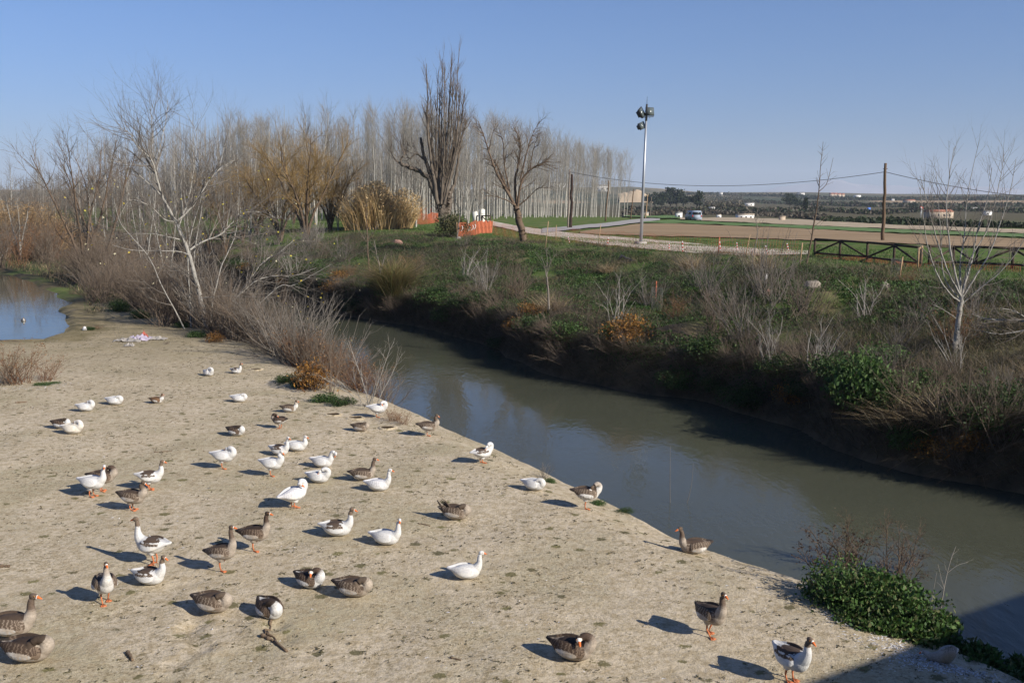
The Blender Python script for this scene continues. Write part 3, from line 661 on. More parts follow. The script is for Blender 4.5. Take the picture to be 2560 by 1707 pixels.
# leaves: many small faces carrying their own colour
def leafmat(name, tr=.25):
    m, t, b = mat_base(name, (.1, .1, .05), .6, .25); vc = vcol(t); t.links.new(vc, b.inputs['Base Color'])
    tl = t.nodes.new('ShaderNodeBsdfTranslucent'); t.links.new(vc, tl.inputs[0]); mx = t.nodes.new('ShaderNodeMixShader'); mx.inputs[0].default_value = tr
    o = t.nodes['Material Output']; t.links.new(b.outputs[0], mx.inputs[1]); t.links.new(tl.outputs[0], mx.inputs[2]); t.links.new(mx.outputs[0], o.inputs[0]); return m
M_leaf = leafmat('leaves')
def leaves(name, P, size, cols, rng, parent=None, up=.4, asp=.5, loc=None, mat=None, droop=0.0):
    """P (n,3), size scalar or (n,), cols list of colours"""
    n = len(P); size = np.broadcast_to(size, (n,))*rng.uniform(.6, 1.35, n)
    d = rng.normal(size=(n, 3)); d[:, 2] = np.abs(d[:, 2])*(1-droop)-droop; d[:, 2] += up; d /= np.linalg.norm(d, axis=1)[:, None]
    r = rng.normal(size=(n, 3)); w = np.cross(d, r); w /= np.linalg.norm(w, axis=1)[:, None]
    a = P; tip = P+d*size[:, None]; mid = P+d*size[:, None]*.45
    V = np.stack([a, mid+w*(size*asp*.5)[:, None], tip, mid-w*(size*asp*.5)[:, None]], 1).reshape(-1, 3)
    F = np.arange(n*4).reshape(n, 4); c = np.array(cols)[rng.integers(0, len(cols), n)]*rng.uniform(.75, 1.25, (n, 1))
    return mesh_obj(name, V, [F], mat or M_leaf, parent, col=np.repeat(c, 4, 0), loc=loc)
def blades(name, P, h, cols, rng, parent=None, lean=.35, wd=.012, loc=None, mat=None, bend=.3, dirs=None):
    """grass or stem blades: bent two-piece strips"""
    n = len(P); h = np.broadcast_to(h, (n,))*rng.uniform(.55, 1.25, n); d = rng.normal(size=(n, 3))*lean; d[:, 2] = 1
    if dirs is not None: d[:, :2] += dirs[:, :2]
    d /= np.linalg.norm(d, axis=1)[:, None]; a = rng.uniform(0, 2*np.pi, n); w = np.stack([np.cos(a), np.sin(a), 0*a], 1)*wd
    m = P+d*(h*.55)[:, None]; hz = d.copy(); hz[:, 2] = 0; tp = m+(d+hz*bend*3-np.array([0, 0, bend*.6])*(lean > .01))*(h*.45)[:, None]
    V = np.stack([P-w, P+w, m+w*.7, m-w*.7, tp+w*.15, tp-w*.15], 1).reshape(-1, 3); b = np.arange(n)[:, None]*6
    F = np.concatenate([b+np.array([[0, 1, 2, 3]]), b+np.array([[3, 2, 4, 5]])]); c = np.array(cols)[rng.integers(0, len(cols), n)]*rng.uniform(.75, 1.25, (n, 1))
    return mesh_obj(name, V, [F], mat or M_leaf, parent, col=np.repeat(c, 6, 0), loc=loc)
def copy_tree(o, loc=None, rz=None, sc=None):
    c = o.copy(); C.collection.objects.link(c)
    for ch in list(o.children):
        k = ch.copy(); C.collection.objects.link(k); k.parent = c
    if loc is not None: c.location = loc
    if rz is not None: c.rotation_euler = (0, 0, rz)
    if sc is not None: c.scale = (sc, sc, sc) if np.isscalar(sc) else sc
    return c
def ground_z(x, y): return float(H(x, y))
PALE = [dict(step=.5, wander=.07, up=.03, kids=1.3, ang=.75, len=.45, t0=.15, abs=2.4), dict(step=.32, wander=.10, up=.20, kids=2.2, ang=.6, len=.5, r=.030, abs=1.5), dict(step=.22, wander=.12, up=.30, kids=2.2, ang=.55, len=.5, r=.012, abs=.75), dict(step=.18, wander=.12, up=.2, kids=0, ang=.5, len=.5, r=.0065)]
# ---- the white-barked tree on the near bank
rng = np.random.default_rng(5)
Y0 = 47.0
def L3(lst, dy0, dy1, Yb=None):
    Yb = Y0 if Yb is None else Yb; n = len(lst); return [pt(a, b, Yb+dy0+(dy1-dy0)*i/(n-1)) for i, (a, b) in enumerate(lst)]
sgT, sgB, sgW = Seg(), Seg(), Seg(); sgs = [sgT, sgB, sgW, sgW]
root = np.array([*pt(517, 812, Y0)[:2], 0]); root[2] = ground_z(root[0], root[1])
A_ = [([(517, 818), (505, 760), (491, 703), (473, 634), (446, 569), (437, 551)], 0, 0, .17, .10, 6),
 ([(437, 551), (405, 490), (390, 440), (378, 400), (345, 368), (325, 335), (300, 318)], 0, -1.2, .095, .018, 16),
 ([(440, 555), (468, 530), (494, 499), (521, 454), (548, 424), (583, 402)], 0, 1.2, .085, .02, 14),
 ([(378, 400), (380, 340), (378, 290), (372, 240)], 0, -.5, .05, .01, 10),
 ([(475, 625), (506, 605), (550, 587), (583, 554), (607, 533), (655, 530), (690, 545)], 0, 2.5, .07, .012, 14),
 ([(550, 587), (600, 578), (640, 569), (680, 572)], 1.0, -.5, .04, .01, 8),
 ([(473, 637), (446, 629), (390, 627), (327, 625), (280, 612)], 0, -2, .045, .01, 9),
 ([(449, 599), (410, 590), (372, 584), (306, 585)], 0, -1.0, .045, .010, 8),
 ([(437, 555), (410, 548), (380, 520), (345, 502), (320, 505), (300, 540)], 0, -1.5, .05, .012, 10),
 ([(461, 822), (440, 780), (417, 739), (399, 703), (372, 643), (327, 590), (300, 555), (285, 500)], -.8, -2.5, .05, .012, 12),
 ([(478, 818), (474, 740), (470, 640), (480, 575), (503, 495), (512, 440)], .6, 1.2, .06, .014, 14),
 ([(527, 810), (530, 765), (551, 673), (575, 620), (589, 584), (596, 524), (598, 470)], .4, 1.8, .055, .012, 12),
 ([(535, 815), (560, 780), (595, 739), (655, 658), (700, 630), (735, 600)], .6, 2.8, .085, .02, 16),
 ([(560, 780), (600, 735), (645, 700), (690, 690), (731, 690), (790, 670)], 0.4, 1.5, .06, .014, 12),
 ([(540, 815), (590, 790), (640, 765), (700, 715), (731, 714), (785, 685), (830, 660)], 0, 0.6, .05, .010, 12),
 ([(545, 818), (600, 800), (660, 790), (700, 800), (760, 812), (800, 830)], -.4, -.8, .035, .008, 10),
 ([(500, 745), (560, 740), (625, 742), (680, 745)], -.5, -1.5, .03, .008, 8),
 ([(390, 440), (400, 370), (415, 300), (420, 250)], 0, 1.5, .045, .010, 12),
 ([(446, 569), (470, 500), (485, 420), (492, 340), (470, 290)], 0, 2, .045, .010, 12),
 ([(405, 490), (350, 440), (310, 410), (270, 400)], 0, -1, .04, .010, 9),
 ([(548, 424), (560, 370), (570, 330)], 1, 1.5, .03, .008, 6)]
for pts_, d0, d1, r0, r1, nk_ in A_: limb(sgs, rng, L3(pts_, d0, d1), r0*.74, r1*.75, PALE, 0, int(nk_*1.8))
e = empty('white_poplar', root); tag(e, 'bare white-barked tree with many stems leaning over the river from the near bank', 'tree')
sgT.mesh('trunk', M_palebark, e, 7, origin=root); sgB.mesh('branches', M_twgrey, e, 4, origin=root); sgW.mesh('crown', M_twgrey, e, 3, origin=root)
lp = np.array([sgW.b[i] for i in rng.integers(0, len(sgW.b), 420)]); lp = lp[lp[:, 2] < 7.5]-root
leaves('leaves', lp, .10, [(.55, .42, .05), (.6, .55, .35), (.45, .40, .06)], rng, e, up=-.5, asp=.8)
# ---- the tall old poplar, the pollard, the young tree at right
UPR = [dict(step=.7, wander=.05, up=.12, kids=.8, ang=.4, len=.4, t0=.0, abs=2.2, bias=1.0), dict(step=.45, wander=.08, up=.35, kids=2.0, ang=.45, len=.5, r=.035, abs=1.2), dict(step=.35, wander=.12, up=.4, kids=1.6, ang=.5, len=.5, r=.022, abs=.8), dict(step=.3, wander=.12, up=.2, kids=0, ang=.5, len=.5, r=.012)]
def handtree(name, lab, base, Yb, limbs, P, mats, seed, cat='tree', k0=8, extra=None):
    rng = np.random.default_rng(seed); a, b, c = Seg(), Seg(), Seg(); sg = [a, b, c, c]
    root = pt(*base, Yb); root[2] = ground_z(root[0], root[1])-.05
    for pts_, d0, d1, r0, r1, nk_ in limbs: limb(sg, rng, L3(pts_, d0, d1, Yb), r0, r1, P, 0, nk_)
    e = empty(name, root); tag(e, lab, cat)
    a.mesh('trunk', mats[0], e, k0, origin=root); b.mesh('branches', mats[1], e, 4, origin=root); c.mesh('crown', mats[2], e, 3, origin=root); return e, c, root, rng
TP = [([(1114, 566), (1110, 545), (1104, 520), (1098, 498)], 0, 0, .55, .38, 10), ([(1116, 560), (1118, 535), (1122, 505), (1124, 480)], .3, .5, .45, .24, 12)]
for i, (x0, x1, x2, yt) in enumerate([(1085, 1072, 1066, 160), (1088, 1080, 1076, 225), (1095, 1090, 1096, 180), (1098, 1098, 1100, 210), (1102, 1104, 1106, 150), (1106, 1110, 1112, 165), (1110, 1118, 1130, 130), (1114, 1126, 1134, 185), (1118, 1136, 1148, 112), (1120, 1140, 1150, 230), (1124, 1146, 1162, 235), (1126, 1150, 1168, 300), (1092, 1078, 1062, 280), (1104, 1112, 1118, 240), (1116, 1132, 1140, 200)]):
    TP.append(([(1102+(x0-1104)*.4, 510), (x0, 450), (x1, 360), ((x1+x2)/2, (360+yt)/2), (x2, yt)], (i*7 % 5-2)*.3, (i*3 % 5-2)*.8, .15 if i % 3 else .24, .025, 22))
TP += [([(1098, 505), (1085, 480), (1070, 445), (1045, 428), (1020, 416), (1003, 410)], 0, 0, .32, .18, 8), ([(1003, 412), (1002, 400), (1010, 385), (1000, 350)], 0, 0, .14, .03, 14), ([(1010, 415), (985, 395), (975, 370)], 0, .5, .1, .02, 8), ([(1085, 470), (1070, 420), (1060, 390), (1052, 345)], .5, .5, .22, .14, 2), ([(1062, 400), (1040, 385), (1020, 395), (1000, 330)], .5, .5, .12, .02, 10),
       ([(1118, 500), (1138, 450), (1148, 380), (1165, 310)], .5, 1, .25, .03, 12)]
handtree('old_poplar', 'tallest bare dark poplar with bundled upright limbs and one stubby left arm', (1114, 566), 104, TP, UPR, (M_oldbark, M_oldbark, M_twbrown), 7)
PO = [([(1309, 601), (1303, 570), (1296, 540), (1290, 520)], 0, 0, .28, .24, 0), ([(1290, 522), (1268, 480), (1240, 430), (1222, 380), (1210, 340), (1196, 305)], 0, -.5, .13, .02, 22), ([(1292, 522), (1275, 490), (1258, 450), (1245, 420), (1235, 400)], .2, .8, .12, .04, 16), ([(1292, 518), (1288, 450), (1298, 400), (1300, 350), (1285, 320)], .3, .6, .12, .02, 24), ([(1294, 520), (1302, 460), (1325, 425), (1350, 412), (1368, 405)], 0, 0, .11, .035, 20), ([(1300, 450), (1315, 390), (1330, 340), (1348, 305)], 0, .5, .07, .015, 16), ([(1290, 515), (1265, 500), (1240, 492), (1215, 490)], -.2, -.5, .06, .015, 8), ([(1296, 515), (1320, 495), (1340, 475), (1360, 465)], .1, -.6, .06, .015, 10), ([(1275, 480), (1262, 420), (1258, 360), (1250, 330)], .4, 1, .07, .015, 16), ([(1222, 380), (1230, 340), (1240, 310)], 0, .3, .04, .012, 8), ([(1325, 425), (1332, 380), (1345, 335)], .2, -.6, .05, .012, 10)]
POP = [dict(step=.3, wander=.05, up=.02, kids=2, ang=.7, len=.5, t0=.12, abs=1.35), dict(step=.2, wander=.13, up=.12, kids=4.4, ang=.7, len=.5, r=.035, abs=.85), dict(step=.15, wander=.15, up=.2, kids=4.6, ang=.6, len=.5, r=.014, abs=.45), dict(step=.13, wander=.15, up=.1, kids=0, ang=.5, len=.5, r=.008)]
_, cw, rt, rg = handtree('pollard_tree', 'bare round-crowned tree with leaning brown trunk right of the orange netting', (1309, 600), 76, PO, POP, (M_brown, M_brown, M_twbrown), 11)
RT = [([(2384, 905), (2390, 850), (2399, 779), (2403, 742)], 0, 0, .115, .085, 3), ([(2403, 742), (2380, 700), (2355, 640), (2335, 575), (2315, 497), (2300, 440)], 0, -.8, .05, .008, 14), ([(2401, 755), (2375, 735), (2345, 690), (2320, 620), (2308, 540), (2300, 470)], 0, -1.5, .042, .008, 13), ([(2403, 742), (2385, 670), (2372, 594), (2366, 530), (2372, 450), (2385, 370)], 0, .6, .05, .008, 15), ([(2403, 742), (2418, 690), (2432, 640), (2445, 570), (2468, 500), (2480, 420)], 0, 1.0, .05, .008, 15), ([(2404, 745), (2440, 690), (2475, 630), (2500, 560), (2525, 480), (2540, 400)], 0, .3, .042, .008, 14), ([(2405, 760), (2450, 720), (2490, 690), (2535, 640), (2565, 590)], 0, -.6, .035, .008, 10), ([(2403, 740), (2400, 660), (2412, 580), (2420, 480), (2448, 352)], .2, 1.6, .045, .007, 15), ([(2396, 800), (2360, 775), (2330, 760)], 0, -.3, .02, .006, 5), ([(2400, 750), (2360, 690), (2350, 560), (2340, 430)], .2, .4, .035, .007, 12), ([(2404, 742), (2425, 650), (2470, 570), (2500, 450), (2510, 380)], .3, .9, .035, .007, 12)]
RTP = [dict(step=.3, wander=.05, up=.05, kids=2, ang=.5, len=.5, t0=.2, abs=1.4), dict(step=.2, wander=.08, up=.3, kids=2.9, ang=.5, len=.5, r=.016, abs=.8), dict(step=.16, wander=.09, up=.35, kids=1.2, ang=.5, len=.5, r=.008, abs=.45), dict(step=.15, wander=.1, up=.2, kids=0, ang=.5, len=.5, r=.005)]
handtree('young_poplar', 'slender pale tree with a fan of bare shoots at right on the far bank', (2384, 905), 33.5, [(a_, b_, c_, d_*.8, e_, f_) for a_, b_, c_, d_, e_, f_ in RT], RTP, (M_palebark, M_twgrey, M_twgrey), 12)
handtree('leaning_tree', 'pale bare branches reaching in from the right edge over the far bank', (2600, 830), 33, [([(2640, 850), (2600, 815), (2560, 803), (2510, 800), (2465, 797), (2430, 785)], 0, 0, .06, .008, 12), ([(2600, 815), (2540, 830), (2490, 835), (2450, 825)], 0, .4, .04, .007, 8), ([(2590, 812), (2540, 780), (2500, 770)], 0, -.5, .03, .006, 8)], RTP, (M_palebark, M_twgrey, M_twgrey), 13)
SAP = [dict(step=.3, wander=.03, up=.05, kids=2.2, ang=.7, len=.3, t0=.45, abs=.7), dict(step=.18, wander=.1, up=.25, kids=2.2, ang=.6, len=.5, r=.014, abs=.35), dict(step=.14, wander=.12, up=.2, kids=0, ang=.5, len=.5, r=.008)]
for nm, lab, base, Yb, L_, r0 in [
  ('sapling', 'thin bare sapling with crooked top beside the wooden railing', (2018, 663), 53, [([(2016, 665), (2030, 590), (2042, 520), (2048, 470), (2052, 410), (2058, 355)], 0, 0, .055, .009, 20), ([(2046, 480), (2065, 462), (2075, 430), (2083, 395)], 0, 0, .02, .008, 4), ([(2030, 570), (2050, 555), (2070, 540)], 0, 0, .015, .006, 3)], 0),
  ('sapling', 'small sapling with twiggy round head tied beside a short stake', (1885, 660), 56, [([(1884, 668), (1888, 620), (1894, 580), (1890, 552)], 0, 0, .035, .018, 4), ([(1890, 552), (1880, 535), (1870, 522)], 0, 0, .015, .006, 6), ([(1890, 552), (1893, 530), (1895, 515)], 0, 0, .015, .006, 8), ([(1890, 552), (1903, 535), (1912, 522)], 0, 0, .015, .006, 6)], 0),
  ('sapling', 'small bare tree on the far bank with thin pale trunk below the pollard', (1368, 770), 47, [([(1372, 772), (1370, 720), (1366, 690)], 0, 0, .05, .035, 0), ([(1366, 692), (1360, 660), (1352, 640)], 0, 0, .02, .007, 8), ([(1366, 692), (1375, 660), (1388, 635)], 0, 0, .02, .007, 8), ([(1366, 692), (1368, 650), (1366, 620)], 0, 0, .02, .007, 8)], 0),
  ('sapling', 'young bare tree with reddish forked stems beside the tall grass tuft', (950, 690), 62, [([(951, 690), (948, 660), (942, 640), (935, 600)], 0, 0, .05, .01, 10), ([(951, 680), (958, 655), (965, 630)], 0, 0, .03, .01, 6)], 0),
  ('sapling', 'thin dark young tree left of the reddish forked one', (921, 665), 70, [([(924, 678), (920, 640), (918, 600), (917, 540), (918, 500)], 0, 0, .07, .012, 24), ([(920, 610), (905, 590), (890, 560)], 0, 0, .03, .01, 8), ([(920, 600), (935, 580), (950, 560)], 0, 0, .03, .01, 8)], 0),
  ('sapling', 'pale leaning sapling trunk before the orange netting', (1143, 590), 78, [([(1143, 596), (1147, 560), (1150, 530), (1153, 500)], 0, 0, .05, .02, 4), ([(1150, 530), (1140, 505), (1135, 480)], 0, 0, .02, .008, 6), ([(1153, 505), (1165, 480), (1170, 455)], 0, 0, .02, .008, 6)], 0)]:
    handtree(nm, lab, base, Yb, L_, SAP, (M_brown if 'dark' in lab or 'crooked' in lab else M_grey, M_twgrey, M_twbrown), int(base[0]))
# ---- poplar plantation: prototypes copied many times
def proto(name, seed, Ht, spread, P, mats, r0, hang=0, lean=(0, 0), k0=5, t0=.3, multi=1, nk=30):
    rng = np.random.default_rng(seed); a, b, c = Seg(), Seg(), Seg(); sg = [a, b, c, c]
    for m_ in range(multi):
        an = 2*math.pi*m_/max(multi, 1)+rng.random(); sp = spread if multi > 1 else 0
        h_ = Ht*rng.uniform(.8, 1.0) if multi > 1 else Ht
        mid = np.array([math.cos(an)*sp*.45+rng.normal()*.1, math.sin(an)*sp*.45+rng.normal()*.1, h_*.5])
        top = np.array([math.cos(an)*sp+lean[0], math.sin(an)*sp+lean[1], h_])
        limb(sg, rng, [np.zeros(3), mid*[.35, .35, .5], mid, (mid+top)/2+rng.normal(size=3)*.12, top], r0, .02, P, 0, nk, t0)
    e = empty(name); a.mesh('trunk', mats[0], e, k0)
    for i in range(len(b.a)): c.add(b.a[i], b.b[i], b.ra[i], b.rb[i])
    c.mesh('crown', mats[1], e, 3); return e
PLP = [dict(step=.9, wander=.03, up=.05, kids=2, ang=.55, len=.2, t0=.35, abs=3.6), dict(step=.6, wander=.07, up=.16, kids=3.0, ang=.55, len=.5, r=.017, abs=1.5), dict(step=.5, wander=.08, up=.25, kids=0, ang=.5, len=.5, r=.010)]
protos = [proto('plantation_poplar', 100+i, 15.8, 0, PLP, (M_white, M_plcrown), .13, t0=.24+.05*(i % 3), nk=62) for i in range(4)]
rng = np.random.default_rng(77)
PA = pt(1085, 570, 147); PB = pt(1568, 550, 268)
ex_ = norm(np.array([PB[0]-PA[0], PB[1]-PA[1]])); ey_ = np.array([-ex_[1], ex_[0]]); Lp = np.hypot(PB[0]-PA[0], PB[1]-PA[1])
spots = []
for j in range(5):
    nn_ = int(Lp/3.2)
    for i in range(-1, nn_):
        if j >= 3 and i % 2: continue
        p = PA[:2]+ex_*(i*3.2+rng.normal()*.25+2)+ey_*(j*4.6+rng.normal()*.4); spots.append((p, 1.0))
for j in range(64):
    px_ = rng.uniform(560, 1120); Yd = rng.uniform(152, 185); q = pt(px_, 545, Yd); spots.append((q[:2], rng.uniform(.9, 1.0)))
for i in range(30):
    px_ = rng.uniform(-10, 600); Yd = rng.uniform(170, 260); q = pt(px_, 545, Yd); spots.append((q[:2], rng.uniform(.7, 1.0)))
spots.sort(key=lambda q: q[0][1]); spots = spots[:298]
mass = Seg(); rg2 = np.random.default_rng(4)
def twig_mass(sg, p, h, n, rg, sp=1.2, r=.03, t0=.25):
    for _ in range(n):
        z0 = h*rg.uniform(t0, .85); a = rg.uniform(0, 6.28); l = h*rg.uniform(.08, .2)*(1.2-z0/h); q = np.array([p[0]+rg.normal()*.2, p[1]+rg.normal()*.2, p[2]+z0])
        q2 = q+np.array([math.cos(a)*sp*rg.uniform(.3, 1)*.6, math.sin(a)*sp*rg.uniform(.3, 1)*.6, l]); sg.add(q, q2, r, r*.5)
        sg.add(q2, q2+np.array([math.cos(a)*.2, math.sin(a)*.2, l*1.2]), r*.6, r*.3)
for j in range(5, 14):
    for i in range(0, 44):
        p = PA[:2]+ex_*(i*3.4+rg2.normal()*.4)+ey_*(j*5.0+rg2.normal()*.6); z0 = ground_z(*p); h = 16.5*rg2.uniform(.92, 1.05)
        mass.add(np.array([*p, z0]), np.array([p[0]+.4, p[1], z0+h]), .13, .02); twig_mass(mass, (*p, z0), h, 42, rg2, 1.3, .022)
mo = mass.mesh('poplar_wood', M_plcrown, None, 3); tag(mo, 'back rows of the bare poplar plantation fading together behind the front rows', 'wood', None, 'stuff')
mass = Seg()
for i in range(420):
    px_ = rg2.uniform(-150, 1150); Yd = rg2.uniform(190, 330); q = pt(px_, 545, Yd); z0 = ground_z(q[0], q[1]); h = rg2.uniform(6, 13)*(.75+.5*vnoise(np.array([px_/90.]), np.array([1.5]), 3)[0])
    mass.add(np.array([q[0], q[1], z0]), np.array([q[0]+.4, q[1], z0+h]), .12, .03); twig_mass(mass, (q[0], q[1], z0), h, 46, rg2, 3.0, .04, .05)
mo = mass.mesh('far_wood', M_twgrey, None, 3); tag(mo, 'distant mass of bare grey brown trees closing the view at left', 'wood', None, 'stuff')
first = {}
for i, (p, sc_) in enumerate(spots):
    o = protos[i % 4]; zz = ground_z(*p)-.1; s3 = sc_*rng.uniform(.93, 1.05); f = (p[0]-PA[0])/(PB[0]-PA[0])
    if i % 4 not in first and i < 4: first[i % 4] = 1; c = o; c.location = (*p, zz); c.scale = (s3,)*3
    else: c = copy_tree(o, (*p, zz), rng.uniform(0, 6.28), s3)
    c.rotation_euler = (rng.normal()*.012, .02+.05*max(0, min(1, f))+rng.normal()*.012, rng.uniform(-.5, .5))
    pxx = CX+p[0]/p[1]*FPX; dd_ = float(np.dot(p-PA[:2], ey_))
    zl = ('at the far left' if pxx < 300 else 'behind the white-barked tree' if pxx < 620 else 'behind the willows' if pxx < 860 else 'behind the reeds' if pxx < 1040 else 'behind the old poplar' if pxx < 1180 else 'behind the pollard' if pxx < 1400 else 'right of the pole pair' if pxx < 1500 else 'at the right end of the rows')
    tag(c, 'slim bare white-trunked poplar '+('in the front row ' if -2 < dd_ < 2 and pxx > 1060 else 'in the second row ' if 2 <= dd_ < 7 and pxx > 1060 else 'in the rear rows ' if pxx > 1060 else '')+zl, 'tree', 'plantation poplars')
# ---- brown and olive trees of the left and centre background
OLP = [dict(step=.5, wander=.06, up=.05, kids=2, ang=.6, len=.3, t0=.15, abs=2.2), dict(step=.35, wander=.12, up=.15, kids=3.4, ang=.6, len=.5, r=.04, abs=1.6), dict(step=.25, wander=.15, up=.12, kids=4.2, ang=.6, len=.5, r=.016, abs=1.0), dict(step=.2, wander=.12, up=-.1, kids=0, ang=.5, len=.5, r=.014)]
wil = [proto('willow_tree', 200+i, 8.0, 3.4, OLP, (M_brown, M_twol), .16, multi=7, t0=.2, nk=17) for i in range(2)]
BRP = [dict(step=.5, wander=.06, up=.08, kids=2, ang=.6, len=.3, t0=.2, abs=2.4), dict(step=.35, wander=.1, up=.25, kids=2.8, ang=.55, len=.5, r=.028, abs=1.4), dict(step=.25, wander=.12, up=.3, kids=2.6, ang=.5, len=.5, r=.014, abs=.7), dict(step=.2, wander=.1, up=.2, kids=0, ang=.5, len=.5, r=.008)]
brt = [proto('bare_tree', 210+i, 9.0, 2.6, BRP, (M_brown, M_twbrown), .12, multi=4, t0=.25, nk=16) for i in range(3)]
wht = [proto('pale_tree', 220+i, 10.5, 1.8, BRP, (M_white, M_twgrey), .12, multi=3, t0=.25, nk=18) for i in range(2)]
def plab(px, Y):
    return ('at the left edge' if px < 100 else 'right of the far-left tree' if px < 300 else 'just left of the white-barked tree' if px < 400 else 'behind the white-barked tree' if px < 580 else 'left of the willows' if px < 680 else 'behind the willows' if px < 860 else 'behind the reeds' if px < 1060 else 'right of the old poplar')+(', nearer one' if Y < 105 else ', farther one')
def place(kind, px, Yd, h, lab, grp=None, hp=9.0, rz=None, wide=1.0):
    """kind list, pixel column, distance, height in metres"""
    q = pt(px, 560, Yd); z = ground_z(q[0], q[1])-.1; o = kind[int(px) % len(kind)]; s_ = h/hp
    if o.get('label') is None: c = o; c.location = (q[0], q[1], z); c.scale = (s_*wide, s_*wide, s_)
    else: c = copy_tree(o, (q[0], q[1], z), 0, (s_*wide, s_*wide, s_))
    c.rotation_euler = (0, 0, (px*.37) % 6.28 if rz is None else rz); tag(c, lab, 'tree', grp); return c
for px, Yd, h, lab in [(700, 104, 9.0, 'olive-brown willow, left of the pair behind the white-painted trunk'), (765, 100, 10.2, 'largest olive-yellow willow behind the grass, left of the reeds'), (825, 112, 8.0, 'smaller olive willow directly left of the dry reeds'), (640, 118, 8.0, 'olive-brown willow half hidden behind the white-barked tree'), (560, 125, 7.5, 'faint brown willow far left of the olive group')]: place(wil, px, Yd, h, lab, 'willows behind the grass', 8.0)
TL = [(150, 78, 9.8), (232, 80, 10.0), (345, 86, 9.0)]
place(brt, 205, 74, 11.2, 'tall reddish brown bare tree with spreading crown at far left', None, 9, 1.0)
place(brt, 250, 76, 10.6, 'slender brown bare tree just right of the tall reddish one', None, 9, 2.0)
for px, Yd, h in [(120, 105, 6.5), (330, 96, 8.5), (395, 102, 8.0), (470, 110, 8.2), (520, 104, 7.0), (605, 112, 8.0), (60, 120, 6), (655, 128, 8.5), (430, 92, 6.5), (560, 98, 6.5), (290, 112, 7.5), (880, 126, 7.5), (735, 130, 8)]: place(brt, px, Yd, h, 'brown bare tree '+plab(px, Yd), 'brown trees of the thicket', 9)
for px, Yd, h in [(410, 84, 10.0), (355, 90, 11.5), (475, 96, 10.5), (625, 108, 12.0), (790, 122, 15.0), (845, 112, 8.0), (380, 110, 12.5), (270, 112, 9), (25, 130, 10.5), (90, 128, 9.5), (560, 100, 8), (1010, 116, 9), (1040, 120, 10), (1170, 112, 8.5), (1200, 120, 9)]: place(wht, px, Yd, h, 'pale-trunked bare tree '+plab(px, Yd), 'pale trees of the thicket', 10.5, None, .75)
place(wht, 45, 97, 6.8, 'small forked white tree at the left edge beyond the pond', None, 10.5, .4)
for px, Yd, h in [(838, 76, 3.3)]:
    pass
# protos never placed by chance are removed
for o in wil+brt+wht:
    if o.get('label') is None:
        for ch in list(o.children): bpy.data.objects.remove(ch)
        bpy.data.objects.remove(o)
# ------------------------------------------------------------------ roads, fields, hills
M_track = simple('track', (.54, .46, .38), (.46, .39, .32), 1.2, .95, .1, .01)
M_road = simple('road', (.36, .34, .32), (.31, .295, .28), .8, .9, .1)
M_plough = simple('ploughed', (.33, .24, .15), (.225, .16, .095), .5, .95, .05, .05)
M_plough.node_tree.nodes['Mapping'].inputs['Scale'].default_value = (.12, 1.6, 1)
M_plough.node_tree.nodes['Mapping'].inputs['Rotation'].default_value = (0, 0, .25)
M_gfield = simple('green_crop', (.10, .17, .06), (.13, .19, .08), .05, .95, .05)
M_tan = simple('stubble', (.42, .34, .24), (.33, .27, .19), .06, .95, .05)
def ribbon(name, up, lo, mat, off=.05, rows=6, lohi=(30, 3000)):
    ux, uy = zip(*up); lx, ly = zip(*lo); n = int(abs(ux[-1]-ux[0])/7)+2; T = np.linspace(0, 1, n); V = []
    for t in T:
        xa = ux[0]+(ux[-1]-ux[0])*t; xb = lx[0]+(lx[-1]-lx[0])*t
        wa, wb = (.9*float(fbm(np.array([xa_/q_]), np.array([off*90+q_]), 5)[0]) for xa_, q_ in ((xa, 31.), (xb, 23.))); A = at(xa, np.interp(xa, ux, uy)+wa*1.6, 0, *lohi); B = at(xb, np.interp(xb, lx, ly)+wb*2.2, 0, *lohi)
        for r in range(rows+1):
            f = r/rows; x = A[0]*(1-f)+B[0]*f; y = A[1]*(1-f)+B[1]*f; V.append((x, y, float(H(x, y))+off+max(0, y-80)*.0012))
    R_ = rows+1; F = [(i*R_+r, i*R_+r+1, (i+1)*R_+r+1, (i+1)*R_+r) for i in range(n-1) for r in range(rows)]
    o = mesh_obj(name, V, F, mat, smooth=True); tag(o, kind='structure'); return o
ribbon('track', [(1205, 551), (1300, 567), (1370, 578), (1502, 591), (1600, 598), (1700, 606), (1800, 616), (2020, 628)], [(1205, 560), (1312, 583), (1400, 597), (1502, 612), (1600, 622), (1738, 634), (1857, 641), (2020, 637)], M_track)
ribbon('road', [(1355, 574), (1440, 567), (1513, 560), (1560, 553.5), (1617, 548), (1650, 549)], [(1355, 584), (1440, 576), (1513, 569), (1600, 559), (1650, 553)], M_road, .09)
ribbon('ploughed_field', [(1450, 581), (1530, 571), (1602, 561), (1724, 563), (2060, 576), (2208, 585), (2660, 603)], [(1450, 585), (1500, 588), (1738, 594), (2060, 603), (2208, 608), (2660, 630)], M_plough, .07, 8)
ribbon('green_field', [(1600, 557), (1690, 552), (1780, 557), (2000, 566), (2208, 575), (2660, 590)], [(1600, 560), (1690, 561.5), (1780, 563.5), (2000, 573), (2208, 583), (2660, 600)], M_gfield, .10, 5)
ribbon('stubble_field', [(1700, 547), (1860, 547), (2000, 552), (2232, 565), (2660, 580)], [(1700, 551), (1780, 556), (2000, 565), (2208, 574), (2660, 589)], M_tan, .12, 5)
ribbon('green_strip', [(1560, 539), (1680, 541), (1700, 543)], [(1560, 545), (1680, 548), (1700, 548)], M_gfield, .12, 3)
